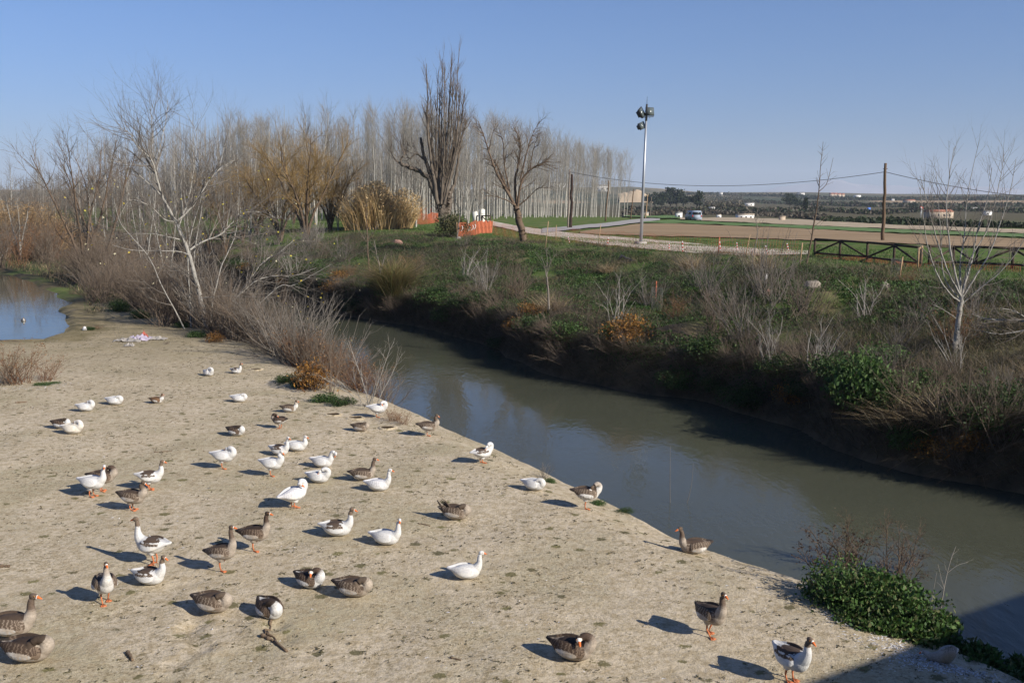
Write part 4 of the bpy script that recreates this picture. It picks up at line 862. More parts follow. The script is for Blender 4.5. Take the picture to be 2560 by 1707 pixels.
def hillmat():
    m, t, b = mat_base('hills', (.1, .1, .06), .95, .05); oc = objco(t)
    base = mix(t, ramp(t, noise(t, mapping(t, oc, (1, .35, 1)), .006, 5, .6), .40, .60), (.07, .078, .045), (.17, .145, .09))
    base = mix(t, ramp(t, noise(t, mapping(t, oc, (1, .35, 1)), .0032, 4, .6), .55, .60), base, (.36, .26, .16))
    v = t.nodes.new('ShaderNodeTexVoronoi'); v.inputs['Scale'].default_value = .075; t.links.new(oc, v.inputs['Vector'])
    t.links.new(mix(t, ramp(t, v.outputs['Distance'], .22, .42, .8, 0), base, (.03, .036, .02)), b.inputs['Base Color']); return m
M_hill = hillmat()
yt = [( -2600, 476), (0, 474), (1200, 474), (1450, 468), (1570, 466), (1640, 470), (1750, 481), (2000, 480), (2200, 484), (2560, 486), (5200, 484)]
gx = np.linspace(-3200, 5600, 150); gy = np.concatenate([np.linspace(820, 2400, 34), np.linspace(2500, 4600, 30)]); GX, GY = np.meshgrid(gx, gy, indexing='ij')
pxs = CX+GX/GY*FPX; top = np.interp(pxs, [a for a, b in yt], [b for a, b in yt]); zt = 6.3+(490-top)/2489.*3300
f_ = sstep((GY-850)/2450); GZ = -4.2+(zt+4.2)*f_*(.93+.07*fbm(GX/350, GY/350, 61))+5*fbm(GX/420, GY/500, 62)*f_*(1-f_)*3
GZ = np.where(GY > 3400, GZ-(GY-3400)*.02, GZ); a_, b_ = GX.shape; ii, jj = np.meshgrid(np.arange(a_-1), np.arange(b_-1), indexing='ij'); k = (ii*b_+jj).ravel()
tag(mesh_obj('hills', np.stack([GX, GY, GZ], -1).reshape(-1, 3), [np.stack([k, k+b_, k+b_+1, k+1], 1)], M_hill, smooth=True), kind='structure')
_YF = np.geomspace(200, 3400, 500)
def atf(px, py):
    """ground or hill point far away seen at a pixel"""
    r = ray(px, py); r = r/r[1]; x = r[0]*_YF; z = CAM[2]+r[2]*_YF
    h = np.interp(x*UN[0]+_YF*UN[1]-24.3, _PX, _PZ)
    i = np.clip(((x-gx[0])/(gx[1]-gx[0])).astype(int), 0, len(gx)-1); j = np.clip(np.searchsorted(gy, _YF)-1, 0, len(gy)-1)
    h = np.where(_YF > 830, np.maximum(GZ[i, j], h), h); w_ = z < h+.1; k = int(np.argmax(w_)) if w_.any() else len(_YF)-1
    return np.array([x[k], _YF[k], h[k]])
# snow mountains, far and pale
M_snow = simple('snow_mountain', (.40, .36, .37), (.28, .27, .30), .0012, .95, .05)
gx2 = np.linspace(-1000, 11500, 120); gy2 = np.linspace(13500, 15500, 12); A2, B2 = np.meshgrid(gx2, gy2, indexing='ij'); px2 = CX+A2/B2*FPX
prof = np.interp(px2, [900, 1500, 1880, 1990, 2080, 2200, 2330, 2450, 2560, 2900, 3400], [0, 40, 90, 215, 270, 190, 170, 210, 130, 150, 0])
Z2 = prof*(.85+.45*fbm(A2/420, B2/600, 71, 5))*np.sin(np.pi*np.clip((B2-13500)/2000, 0, 1)*.98+.02)-30; k2 = (np.meshgrid(np.arange(119), np.arange(11), indexing='ij')); k2 = (k2[0]*12+k2[1]).ravel()
tag(mesh_obj('mountains', np.stack([A2, B2, Z2], -1).reshape(-1, 3), [np.stack([k2, k2+12, k2+13, k2+1], 1)], M_snow, smooth=True), kind='structure')
# spoil heap
M_heap = simple('heap_sand', (.42, .33, .23), (.34, .26, .18), .05, .95, .05)
hp_ = atf(1600, 507); mbh = []
gxx, gyy = np.meshgrid(np.linspace(-34, 30, 40), np.linspace(-14, 14, 14), indexing='ij'); sc_ = hp_[1]/2489.
hh = sc_*36*np.clip(np.interp(gxx*1.0, [-34, -24, -6, 4, 16, 30], [.75, .8, 1, .85, .35, .0]), 0, 1)*np.cos(gyy/14*1.5)*(.92+.12*fbm(gxx/5, gyy/5, 5))
k3 = np.meshgrid(np.arange(39), np.arange(13), indexing='ij'); k3 = (k3[0]*14+k3[1]).ravel()
o = mesh_obj('spoil_heap', np.stack([hp_[0]+gxx*sc_*1.6, hp_[1]+gyy*sc_*2, hp_[2]+hh-.5], -1).reshape(-1, 3), [np.stack([k3, k3+14, k3+15, k3+1], 1)], M_heap, smooth=True); tag(o, 'large pale sand heap behind the right end of the poplars', 'heap')
# ---- far buildings
M_wallw = simple('white_wall', (.80, .78, .74), (.70, .68, .64), .5, .8); M_wallt = simple('tan_wall', (.45, .37, .28), (.38, .31, .24), .5, .8)
M_roofr = simple('red_roof', (.36, .15, .09), (.28, .12, .08), .8, .85); M_roofg = simple('grey_roof', (.42, .41, .39), (.34, .33, .32), .8, .8); M_dkwin = simple('dark_opening', (.03, .03, .035), (.04, .04, .045), 1, .4)
def house(px, py, wpx, hpx, lab, wall=M_wallw, roof=M_roofg, gable=False, wins=3, name='house'):
    p = atf(px, py); u = p[1]/2489.; W, Hh, Dp = wpx*u*1.2, hpx*u*1.3, wpx*u*.6; e = empty(name, p, 0.12*math.sin(px)); tag(e, lab, 'building')
    mb = MB(); mb.box((0, 0, Hh/2-.3), (W, Dp, Hh+.6)); mb.build('wall', wall, e); mb = MB()
    if gable:
        x, y = W/2*1.04, Dp/2*1.06; z = Hh+.02; h = Hh*.35
        mb.add([(-x, -y, z), (x, -y, z), (x, y, z), (-x, y, z), (-x, 0, z+h), (x, 0, z+h)], [(0, 1, 5, 4), (2, 3, 4, 5), (1, 2, 5), (3, 0, 4), (0, 3, 2, 1)])
    else: mb.box((0, 0, Hh+.12*Hh), (W*1.05, Dp*1.08, .2*Hh))
    mb.build('roof', roof, e)
    for i in range(wins):
        m2 = MB(); m2.box(((-.5+(i+.5)/wins)*W*.9, -Dp/2-.02, Hh*.5), (W/wins*.28, .06, Hh*.32)); m2.build('window', M_dkwin, e)
    return e
for a in [(1697, 546, 13, 10, 'small white cabin left of the van on the plain', M_wallw, M_roofg, False, 1), (1779, 528, 13, 6, 'tiny white house among the orchard rows', M_wallw, M_roofg, True, 1), (1802, 492, 8, 6, 'white block house on the crest above the orchard', M_wallw, M_roofg, False, 1), (1872, 515, 20, 5, 'long white shed with green roof right of the orchard', M_wallw, M_roofg, False, 2),
  (1862, 547, 34, 8, 'low white farm building with tan end on the plain', M_wallw, M_wallt, False, 3), (1797, 545, 9, 6, 'small pale hut between the van and the low farm', M_wallw, M_wallt, False, 1), (1745, 541, 10, 6, 'tan shed just behind the van', M_wallt, M_roofg, False, 1), (1955, 554, 12, 9, 'plain tan box hut on the open field', M_wallt, M_wallt, False, 0),
  (2002, 491, 14, 5, 'white house on the ridge left of the crooked sapling', M_wallw, M_roofg, True, 2), (2078, 496, 9, 7, 'leftmost of the red roofed row houses on the ridge', M_wallt, M_roofr, True, 1), (2087, 496, 9, 7, 'second red roofed row house from the left', M_wallt, M_roofr, True, 1), (2096, 496, 9, 6.5, 'third red roofed row house from the left', M_wallt, M_roofr, True, 1), (2105, 496, 9, 6, 'rightmost of the red roofed row houses on the ridge', M_wallt, M_roofr, True, 1),
  (2143, 499, 13, 6, 'white round-roofed hall right of the row houses', M_wallw, M_wallw, True, 1), (2232, 503, 6, 4, 'tiny white house right of the tall utility pole', M_wallw, M_roofg, False, 0), (2272, 508, 22, 5, 'long pale house right of the utility pole', M_wallt, M_roofr, True, 3), (2345, 545, 52, 12, 'grey shed with reddish roof behind the young poplar', M_wallt, M_roofr, True, 4), (2432, 528, 14, 6, 'white truck-sized shed behind the young poplar twigs', M_wallw, M_roofg, False, 1), (2468, 538, 16, 6, 'white low house farthest right on the plain', M_wallw, M_roofg, True, 1),
  (925, 458, 72, 14, 'wide cream factory hall glimpsed between poplar trunks', M_wallt, M_wallw, False, 5), (985, 458, 40, 10, 'second cream hall glimpsed right of the wide one', M_wallw, M_roofg, False, 3), (1390, 470, 36, 10, 'white factory block behind the plantation, above the pole pair', M_wallw, M_roofg, False, 3), (1505, 480, 34, 11, 'white plant building behind the right end of the poplars', M_wallw, M_roofg, False, 3), (1560, 508, 16, 6, 'small white house under the sand heap', M_wallw, M_roofg, True, 1), (1614, 543, 12, 8, 'grey brick ruin left of the lamp mast foot', M_wallt, M_roofg, False, 1)]: house(*a)
# ---- van
M_van = simple('van_paint', (.36, .42, .50), (.34, .40, .48), 1, .35, .5); M_glass, _t, _b = mat_base('glass', (.03, .035, .04), .08, .6); M_tyre = simple('rubber', (.03, .03, .03), (.02, .02, .02), 5, .9); M_red = simple('red_lamp', (.5, .03, .02), (.45, .03, .02), 5, .4)
vp = at(1733, 553.5, 0, 200, 600); ve = empty('van', vp, .10); tag(ve, 'silver blue van driving away on the distant road', 'van')
mb = MB(); w_, l_ = .92, 2.3
prof = [(-l_, .35), (-l_, 1.15), (-l_+.12, 1.75), (-l_+.3, 1.9), (.9, 1.9), (1.55, 1.2), (2.25, 1.0), (2.3, .35)]
n_ = len(prof); Vv = [(s*w_*(1 if z < 1.3 else .9), y, z) for s in (-1, 1) for y, z in prof]
mb.add(Vv, [tuple(range(n_)), tuple(range(2*n_-1, n_-1, -1))]+[(i, n_+i, n_+(i+1) % n_, (i+1) % n_) for i in range(n_)]); mb.build('body', M_van, ve)
mb = MB(); mb.box((0, -l_+.02, 1.48), (1.5, .12, .5)); mb.build('rear_window', M_glass, ve)
for s in (-1, 1):
    mb = MB(); mb.box((s*.86, -.2, 1.5), (.06, 2.4, .4)); mb.build('side_window', M_glass, ve); mb = MB(); mb.box((s*.8, -l_-.02, 1.0), (.14, .06, .35)); mb.build('tail_light', M_red, ve)
    for yy in (-1.5, 1.5): mb = MB(); mb.tube([(s*.95, yy, .34), (s*.72, yy, .34)], .34, 14); mb.build('wheel', M_tyre, ve)
# ---- dark groves and hedges of the plain
def crown_tree(name, px, py, hpx, wpx, lab, cols, grp, seed):
    p = atf(px, py); u = p[1]/2489.; h, w_ = hpx*u, wpx*u; rg = np.random.default_rng(seed); e = empty(name, p); tag(e, lab, 'tree', grp); mb = MB()
    mb.tube([(0, 0, -.5), (0, 0, h*.5), (0, 0, h*.8)], [h*.035, h*.025, h*.01], 6); mb.build('trunk', M_dark, e); n = 900; cs = rg.normal(size=(14, 3))*np.array([w_*.26, w_*.26, h*.20])+np.array([0, 0, h*.58])
    P = cs[rg.integers(0, 14, n)]+rg.normal(size=(n, 3))*np.array([w_*.13, w_*.13, h*.10]); P[:, 2] = np.clip(P[:, 2], h*.12, h*1.02)
    leaves('crown', P, h*.11, cols, rg, e, asp=.8); return e
DKG = [(.022, .035, .014), (.03, .045, .018), (.04, .055, .022), (.018, .028, .012)]
for i, (px, py, hp1, wp) in enumerate([(1618, 514, 26, 20), (1636, 516, 32, 22), (1655, 518, 36, 26), (1676, 516, 42, 26), (1692, 516, 44, 22), (1709, 518, 34, 22), (1742, 522, 40, 26), (1975, 516, 30, 26), (1992, 518, 24, 22), (2013, 530, 34, 8)]):
    crown_tree('evergreen_tree', px, py, hp1, wp, ['leftmost round dark evergreen of the grove beyond the mast', 'second dark evergreen of the grove beyond the mast', 'broad third evergreen in the distant grove', 'tall fourth evergreen in the middle of the distant grove', 'tallest evergreen of the distant grove', 'last dark evergreen before the gap in the grove', 'separate tall evergreen at the orchard edge', 'broad dark tree left of the crooked sapling', 'lower dark tree beside the broad one near the sapling', 'narrow dark cypress on the plain near the crooked sapling'][i], DKG, 'distant evergreens', 900+i)
rg = np.random.default_rng(31)
def band(name, lab, pts_, n, size, cols, hz, cat, spreadY=30):
    P = []
    for _ in range(n):
        k = rg.random()*(len(pts_)-1); i = int(k); f = k-i; px = pts_[i][0]*(1-f)+pts_[i+1][0]*f; py = pts_[i][1]*(1-f)+pts_[i+1][1]*f+rg.normal()*.8
        p = atf(px, py); u = p[1]/2489.; hgt = pts_[i][2]*u*(.4+.9*vnoise(np.array([px/7.]), np.array([py]), 3)[0]); P.append((p[0], p[1]+rg.normal()*u*8, p[2]+rg.random()**1.2*hgt))
    o = leaves(name, np.array(P), size, cols, rg, asp=.8); tag(o, lab, cat, None, 'stuff'); return o
BRN = [(.07, .06, .045), (.09, .075, .055), (.05, .05, .035), (.11, .09, .065)]
band('hedge', 'dark hedge belt at the far edge of the fields on the right', [(2060, 556, 9), (2150, 562, 14), (2260, 568, 14), (2380, 572, 11), (2600, 577, 12)], 11000, 1.0, DKG, 0, 'hedge')
band('scrub', 'brown scrub belt behind the farm buildings', [(1560, 540, 9), (1640, 541, 10), (1720, 535, 6), (1800, 535, 5), (1900, 539, 6), (1990, 543, 8), (2080, 552, 11)], 10000, 1.15, BRN, 0, 'scrub')
band('scrub', 'grey brown scrub and groves across the middle distance', [(1560, 524, 6), (1760, 531, 4), (1850, 528, 6), (1940, 531, 8), (2060, 528, 5), (2200, 536, 8), (2350, 526, 8), (2600, 533, 10)], 9000, 1.6, BRN+DKG, 0, 'scrub')
band('scrub', 'dark wooded patches along the ridge', [(1650, 487, 4), (1800, 489, 4), (1950, 492, 6), (2050, 499, 5), (2200, 501, 6), (2350, 501, 7), (2600, 500, 8)], 11000, 3.2, DKG+BRN[:2], 0, 'scrub')
band('scrub', 'thin dark tree belt across the low hillside', [(1680, 507, 4), (1850, 505, 5), (2000, 512, 7), (2150, 516, 6), (2300, 518, 7), (2600, 516, 8)], 9000, 2.2, DKG+BRN, 0, 'scrub')
# orchard rows
Pq = []
for r in range(9):
    for c in range(16):
        p = atf(1757+c*6.2+r*.8, 494+r*4.2)
        for _ in range(26): Pq.append(p+rg.normal(size=3)*np.array([1.3, 1.3, .9])*p[1]/900+np.array([0, 0, 2*p[1]/900]))
tag(leaves('orchard', np.array(Pq), 1.6, [(.13, .11, .075), (.16, .135, .09), (.07, .075, .04)], rg, asp=.8), 'orchard of small trees in rows on the pale slope', 'orchard', None, 'stuff')
# haze over everything
hz = MB(); hz.box((2500, 7000, 208), (17000, 20000, 430)); m = bpy.data.materials.new('haze'); m.use_nodes = True; t = m.node_tree; t.nodes.clear()
pv = t.nodes.new('ShaderNodeVolumePrincipled'); pv.inputs['Density'].default_value = HAZE = 0.95e-4; pv.inputs['Color'].default_value = (.74, .85, 1.0, 1); pv.inputs['Anisotropy'].default_value = 0.0
mo_ = t.nodes.new('ShaderNodeOutputMaterial'); t.links.new(pv.outputs[0], mo_.inputs['Volume'])
HZO = hz.build('haze', m); tag(HZO, kind='stuff', label='thin pale haze over the whole plain', cat='haze')
# ------------------------------------------------------------------ shrubs and ground growth
GRN = [(.045, .095, .02), (.06, .12, .028), (.035, .075, .018), (.08, .13, .035), (.10, .15, .05)]
DGR = [(.03, .06, .015), (.04, .075, .02), (.055, .09, .028)]
ORG = [(.26, .12, .025), (.20, .09, .025), (.32, .17, .04), (.13, .07, .025)]
TANC = [(.36, .28, .16), (.30, .22, .12), (.24, .17, .10), (.42, .34, .21)]
RUST = [(.20, .11, .05), (.15, .085, .045), (.26, .15, .07)]
SH = [dict(step=.25, wander=.09, up=.06, kids=2.6, ang=.45, len=.5, t0=.2, abs=.6), dict(step=.16, wander=.14, up=.3, kids=3.0, ang=.5, len=.5, r=.009, abs=.3), dict(step=.12, wander=.15, up=.2, kids=0, ang=.5, len=.5, r=.006)]
def shrub(name, seed, h, spread, stems, mat, r0=.014, kd=1.0, lean=(0, 0), mat2=None, lv=None):
    rg = np.random.default_rng(seed); a, b = Seg(), Seg(); P = [dict(SH[0], kids=SH[0]['kids']*kd), SH[1], SH[2]]
    for _ in range(stems):
        d = np.array([rg.normal()*spread+lean[0], rg.normal()*spread+lean[1], 1.0]); q = np.array([rg.normal()*.22*h*spread, rg.normal()*.22*h*spread, -.05])
        grow([a, b, b], rg, q, d, h*rg.uniform(.55, 1.1), r0*rg.uniform(.6, 1.2), 0, P)
    e = empty(name); a.mesh('stems', mat, e, 4); b.mesh('twigs', mat2 or mat, e, 3)
    if lv: idx = rg.integers(0, len(b.b), lv[0]); leaves('leaves', np.array([b.b[i] for i in idx]), lv[1], lv[2], rg, e, up=0)
    return e
def leafbush(name, seed, w, h, n, size, cols, stems=True, hollow=.5, asp=.6):
    rg = np.random.default_rng(seed); e = empty(name); k = 16
    a = rg.uniform(0, 6.28, k); rr = w*.36*np.sqrt(rg.random(k)); c = np.stack([rr*np.cos(a), rr*np.sin(a), h*rg.uniform(.2, .62, k)], 1); c[:, 2] *= 1-.5*(rr/(w*.4))**2
    R_ = rg.uniform(.2, .36, k)*min(w, h*1.6); i = rg.integers(0, k, n); d = rg.normal(size=(n, 3)); d /= np.linalg.norm(d, axis=1)[:, None]; P = c[i]+d*(R_[i]*rg.uniform(hollow, 1.05, n))[:, None]*[1, 1, .8]
    P[:, 2] = np.abs(P[:, 2])*.98; leaves('leaves', P, size, cols, rg, e, up=.1, asp=asp)
    sg = Seg()
    for q in P[::max(1, n//60)]: sg.add(np.array([q[0]*.2, q[1]*.2, -.05]), q, .012, .004)
    sg.mesh('stems', M_brown, e, 3); return e
def tuft(name, seed, n, h, lean, cols, wd=.012, base=.25, bend=.35):
    rg = np.random.default_rng(seed); e = empty(name); P = np.stack([rg.normal(size=n)*base, rg.normal(size=n)*base, -.05+0*rg.random(n)], 1)
    blades('blades', P, h, cols, rg, e, lean, wd, dirs=P/ max(base, .1)*.35, bend=bend); return e
K = dict(
 grey=[shrub('dry_shrub', 300+i, 1.7, .42, 26, M_twgrey, .014) for i in range(3)],
 pale=[shrub('pale_shrub', 310+i, 2.0, .33, 10, M_twpale, .018, 1.0) for i in range(2)],
 brown=[shrub('brown_shrub', 320+i, 1.5, .5, 42, M_twbrown, .010, 1.3) for i in range(3)],
 red=[shrub('reddish_shrub', 330+i, 1.2, .5, 40, M_twred, .009, 1.3, lv=(500, .05, RUST)) for i in range(2)],
 green=[leafbush('green_bush', 340+i, 1.9, 1.0, 2600, .09, GRN) for i in range(3)],
 dgreen=[leafbush('dark_green_bush', 350+i, 2.0, 1.1, 2400, .085, DGR) for i in range(2)],
 orange=[leafbush('orange_bush', 360+i, 1.5, .9, 1300, .08, ORG, asp=.5) for i in range(2)],
 grass=[tuft('grass_tuft', 370+i, 420, 1.1, .5, TANC, .012) for i in range(2)],
 hang=[shrub('hanging_shrub', 380+i, 1.3, .7, 34, M_twbrown, .009, 1.4, (-.6, -.35)) for i in range(2)])
LABS = dict(grey='grey twiggy shrub', pale='pale whitish-stemmed shrub', brown='low brown brushy shrub', red='reddish brown seeded shrub', green='leafy bright green bush', dgreen='dark green leafy bush', orange='orange brown withered bush', grass='straw coloured grass tuft', hang='grey overhanging shrub')
USED = set()
def put(kind, p, h=None, rz=0, lab=None, grp=None, cat='shrub', sc=1.0, tilt=(0, 0), z=None):
    o = K[kind][int(abs(p[0]*31+p[1]*17)) % len(K[kind])]; s_ = sc
    if o.name not in USED: USED.add(o.name); c = o
    else: c = copy_tree(o)
    c.location = (p[0], p[1], (ground_z(p[0], p[1]) if z is None else z)-.03); c.rotation_euler = (tilt[0], tilt[1], rz); c.scale = (s_, s_, s_*(h or 1.0)); tag(c, lab or LABS[kind], cat, grp); return c
rng = np.random.default_rng(2024)
def where(p):
    """which landmark a far-bank plant stands nearest to"""
    px = CX+p[0]/p[1]*FPX; s, n = sn(p[0], p[1]); d = n-float(far_edge(s))
    col = ('behind the white-barked tree' if px < 760 else 'left of the drooping tuft' if px < 930 else 'by the drooping tuft' if px < 1060 else 'below the orange netting' if px < 1250 else 'below the pollard tree' if px < 1400 else 'left of the lamp mast' if px < 1560 else 'below the lamp mast' if px < 1720 else 'below the small sapling' if px < 1900 else 'below the crooked sapling' if px < 2060 else 'below the railing' if px < 2260 else 'by the young poplar' if px < 2460 else 'at the right edge')
    row = 'at the waterline' if d < 1.0 else 'low on far bank' if d < 3 else 'below mid-bank' if d < 5.5 else 'above mid-bank' if d < 9 else 'at the bank top'
    return row+', '+col
n_ = 0
for s in np.arange(-3, 92, 1.5):
    for row_, (lo, hi) in enumerate([(.1, .8), (.5, 1.6), (1.5, 4), (4, 7.5), (7.5, 11), (11, 15)]):
        dens = [.9, .8, .55, .42, .34, .16][row_]*(1.75 if s < 28 else 1.0)*(.75 if s > 60 else 1)
        if rng.random() > dens: continue
        s2 = s+rng.uniform(-.8, .8); d = rng.uniform(lo, hi); p = np.array(xy(s2, float(far_edge(s2))+d))
        zn = vnoise(np.array([s2/6.]), np.array([d/3.+4]), 8)[0]; r = rng.random()
        if row_ <= 1: kd = 'hang' if r < .28 else 'dgreen' if r < .64 else 'brown' if r < .84 else 'orange' if r < .91 else 'green'
        elif row_ == 2: kd = ('green' if r < .3 else 'dgreen' if r < .55 else 'orange' if r < .62 else 'brown' if r < .8 else 'grey') if zn > (.45 if s > 24 else .6) else ('brown' if r < .45 else 'grey' if r < .7 else 'grass' if r < .85 else 'red')
        else: kd = ('green' if r < .34 else 'dgreen' if r < .6 else 'grass' if r < .68 else 'grey') if zn > (.34 if s > 30 and row_ > 3 else .42 if s > 30 else .80) else ('grey' if r < .34 else 'brown' if r < .72 else 'pale' if r < .82 else 'red')
        sc = rng.uniform(.7, 1.2)*(.8 if kd in ('green', 'dgreen') and row_ > 2 else 1.0); hh = rng.uniform(.75, 1.1)*(.6 if kd in ('green', 'dgreen') and row_ > 2 else 1)
        put(kd, p, hh*(1.0), rng.uniform(0, 6.28) if kd != 'hang' else rng.uniform(-.4, .4), LABS[kd]+' '+where(p), {'grey': 'dry shrubs of the far bank', 'pale': 'dry shrubs of the far bank', 'hang': 'dry shrubs of the far bank'}.get(kd, 'low bushes of the far bank'), sc=sc)
# hand-placed growth of the far bank
for kd, px, py, sc, hh, lab in [('pale', 1215, 735, 1.25, 1.1, 'large pale bare shrub with fanned stems under the orange netting'), ('pale', 1165, 700, 1.1, 1.0, 'second pale fanned shrub left of the large one under the netting'), ('brown', 1290, 740, 1.4, 1.0, 'rounded dark brown bush right of the pale fanned shrub'),
  ('pale', 1545, 815, 1.2, 1.0, 'pale V-shaped bare shrub above the golden bush'), ('hang', 1400, 850, 1.3, .8, 'pale branch spray hanging over the water left of the golden bush'), ('orange', 1570, 850, 1.5, 1.0, 'golden orange bush at the top of the dark bank face'),
  ('grey', 1770, 750, 1.5, 1.1, 'large grey twiggy shrub below the small sapling'), ('grey', 1740, 720, 1.2, 1.0, 'grey shrub at left side of the large grey one'), ('grey', 1905, 740, 1.6, 1.3, 'tall grey brush clump hiding a white bottle'), ('grey', 1935, 760, 1.3, 1.2, 'grey brush clump right of the tall one'), ('brown', 2010, 800, 1.5, 1.1, 'brown brush left of the bare earth patch'), ('grey', 1850, 850, 1.4, 1.0, 'wide grey brush halfway down the bank'), ('pale', 1920, 915, 1.1, .9, 'white-stemmed bare shrub low on the bank'), ('pale', 2050, 940, 1.3, .8, 'pale fan of stems left of the big fern-green bush'), ('brown', 1790, 830, 1.3, 1.0, 'brown bush left of the wide grey brush'),
  ('green', 2150, 1010, 1.25, 1.5, 'big rounded fern-green bush on the right part of the far bank'), ('green', 2290, 990, 1.1, .9, 'lower green bush right of the big fern-green one'), ('dgreen', 1860, 1020, 1.0, 1.0, 'green ivy bush near the waterline'), ('orange', 1985, 1005, .9, 1.0, 'rust orange bush left of the big fern-green one'), ('orange', 2330, 1150, .9, 1.0, 'rust orange bush just above the water at right'), ('orange', 2430, 1130, .8, 1.0, 'second rust orange bush right above the water'), ('dgreen', 2440, 1060, 1.1, .8, 'grey-green bush on the bank lip at right'), ('dgreen', 2540, 1020, 1.1, .8, 'green bush at the right edge'), ('brown', 2500, 1120, 1.3, 1.2, 'brown brush overhanging the water at the right edge'), ('brown', 2400, 1110, 1.3, 1.2, 'brown brush on the lit bank nose at right'), ('grass', 2350, 1050, 1.2, .7, 'flattened straw grass at right'), ('grass', 2250, 1060, 1.2, .7, 'flattened straw grass below the low green bush')]:
    put(kd, at(px, py), hh, (px % 7)*.9, lab, None, sc=sc)
bg_ = tuft('pampas_tuft', 401, 2600, 3.1, .42, [(.20, .15, .06), (.26, .19, .09), (.15, .13, .05), (.12, .14, .045)], .018, .45, .55)
q = at(985, 735); bg_.location = (q[0], q[1], q[2]-.1); tag(bg_, 'big drooping straw-coloured grass tuft on the far bank', 'grass tuft'); bg_.scale = (.68, .75, .85)
# reeds
rg = np.random.default_rng(9)
def reeds(px0, px1, py, Y, h, n, lab, seed, cols):
    rg = np.random.default_rng(seed); a = pt(px0, py, Y); b = pt(px1, py, Y); c = (a+b)/2; e = empty('dry_reeds', (c[0], c[1], ground_z(c[0], c[1]))); tag(e, lab, 'reeds')
    W = abs(b[0]-a[0]); x = rg.uniform(-.5, .5, n); x = np.clip(rg.normal(size=n)*.21, -.44, .44); P = np.stack([x*W, rg.normal(size=n)*W*.18, -.1+0*x], 1); k = (.68+.5*vnoise(x*7+seed, x*0, 4))*(1-1.5*np.abs(x)**2)
    dd = P.copy()/W*.9; dd[:, 2] = 0; blades('stems', P, h*k*.95, cols, rg, e, .13, .030, bend=.35, dirs=dd)
    i = rg.integers(0, n, n*3); Q = P[i]*[1.25, 1.1, 1]+rg.normal(size=(n*3, 3))*.12; Q[:, 2] = h*k[i]*rg.uniform(.3, 1.05, n*3)
    leaves('plumes', Q, .32, cols, rg, e, up=.3, asp=.2, droop=.2)
reeds(862, 1036, 562, 110, 4.3, 2600, 'tall golden clump of dry reeds in the middle, left of the dark poplar', 5, [(.56, .40, .19), (.44, .30, .14), (.64, .48, .26), (.34, .22, .10)])
reeds(-60, 140, 520, 118, 5.0, 2400, 'orange brown dry reeds at the far left', 6, [(.30, .20, .10), (.24, .16, .08), (.36, .25, .13)])
reeds(130, 300, 530, 124, 3.8, 1600, 'lower orange brown reeds right of those at the far left', 7, [(.22, .145, .075), (.17, .115, .06)])
# dark green shrub at the foot of the old poplar
o = leafbush('poplar_foot_bush', 420, 3.4, 3.0, 2600, .16, [(.06, .065, .025), (.09, .085, .035), (.045, .05, .02), (.12, .11, .045)]); p = at(1130, 592); o.location = (p[0], p[1], p[2]); tag(o, 'dark olive bush at the foot of the tall old poplar', 'bush')
# ---- the brown thicket upstream
i = 0
def wlab(kd, px, Y): return LABS[kd]+' of the left thicket, '+('beside the pond' if Y < 70 else 'behind the pond' if Y < 95 else 'far upstream')+', '+('at the left edge' if px < 120 else 'left of the white-barked tree' if px < 330 else 'behind the white-barked tree' if px < 600 else 'right of the white-barked tree')
for _ in range(270):
    s = rng.uniform(46, 135); n = rng.uniform(-22, 12.2); p = np.array(xy(s, n)); px = CX+p[0]/p[1]*FPX
    if poly_sd(p[0], p[1], PONDP) < 1.4 or px < -120 or (s < 60 and n < 9): continue
    kd = rng.choice(['brown', 'brown', 'brown', 'red', 'grey']); sc = rng.uniform(1.4, 2.5)*(1.25 if s > 70 else .95); put(kd, p, rng.uniform(.8, 1.1), rng.uniform(0, 6), wlab(kd, px, p[1]), 'thicket shrubs at left', sc=sc); i += 1
for _ in range(70):
    s = rng.uniform(52, 120); d = rng.uniform(0, 13); p = np.array(xy(s, float(far_edge(s))+d)); px = CX+p[0]/p[1]*FPX
    if px > 880: continue
    kd = rng.choice(['grey', 'brown', 'grey', 'hang', 'pale']); put(kd, p, rng.uniform(.8, 1.1), rng.uniform(0, 6), LABS[kd]+' on the upstream far bank, '+('behind the white-barked tree' if px < 600 else 'right of the white-barked tree'), 'shrubs on the upstream far bank', sc=rng.uniform(1.1, 1.8))
# near bank: twigs and growth round the white-barked tree and down the brink
for kd, s0, s1, n0, n1, num, sc0, sc1 in [('brown', 50, 82, 10.5, 13.0, 34, 1.6, 2.6), ('grey', 46, 70, 12.0, 13.6, 18, 1.5, 2.4), ('brown', 40, 56, 11.6, 13.2, 20, 1.2, 2.0), ('grey', 36, 50, 12.2, 13.6, 22, 1.2, 2.0), ('brown', 30, 40, 12.3, 13.3, 9, .9, 1.3), ('red', 30, 44, 12.1, 13.0, 7, .9, 1.3), ('hang', 34, 48, 12.5, 13.4, 10, 1.2, 1.7)]:
    for _ in range(num):
        s = rng.uniform(s0, s1); p = np.array(xy(s, rng.uniform(n0, n1))); px = CX+p[0]/p[1]*FPX
        put(kd, p, rng.uniform(.8, 1.1), rng.uniform(0, 6), LABS[kd]+(' upstream on the near brink, ' if s > 62 else ' beyond the white-barked tree, ' if s > 52 else ' on the near brink, ')+('left of the white-barked tree' if px < 480 else 'at the foot of the white-barked tree' if px < 600 else 'right of the white-barked tree' if px < 700 else 'beside the rusty bush'), 'brink shrubs by the white-barked tree', sc=rng.uniform(sc0, sc1), z=max(ground_z(*p), -1.3))
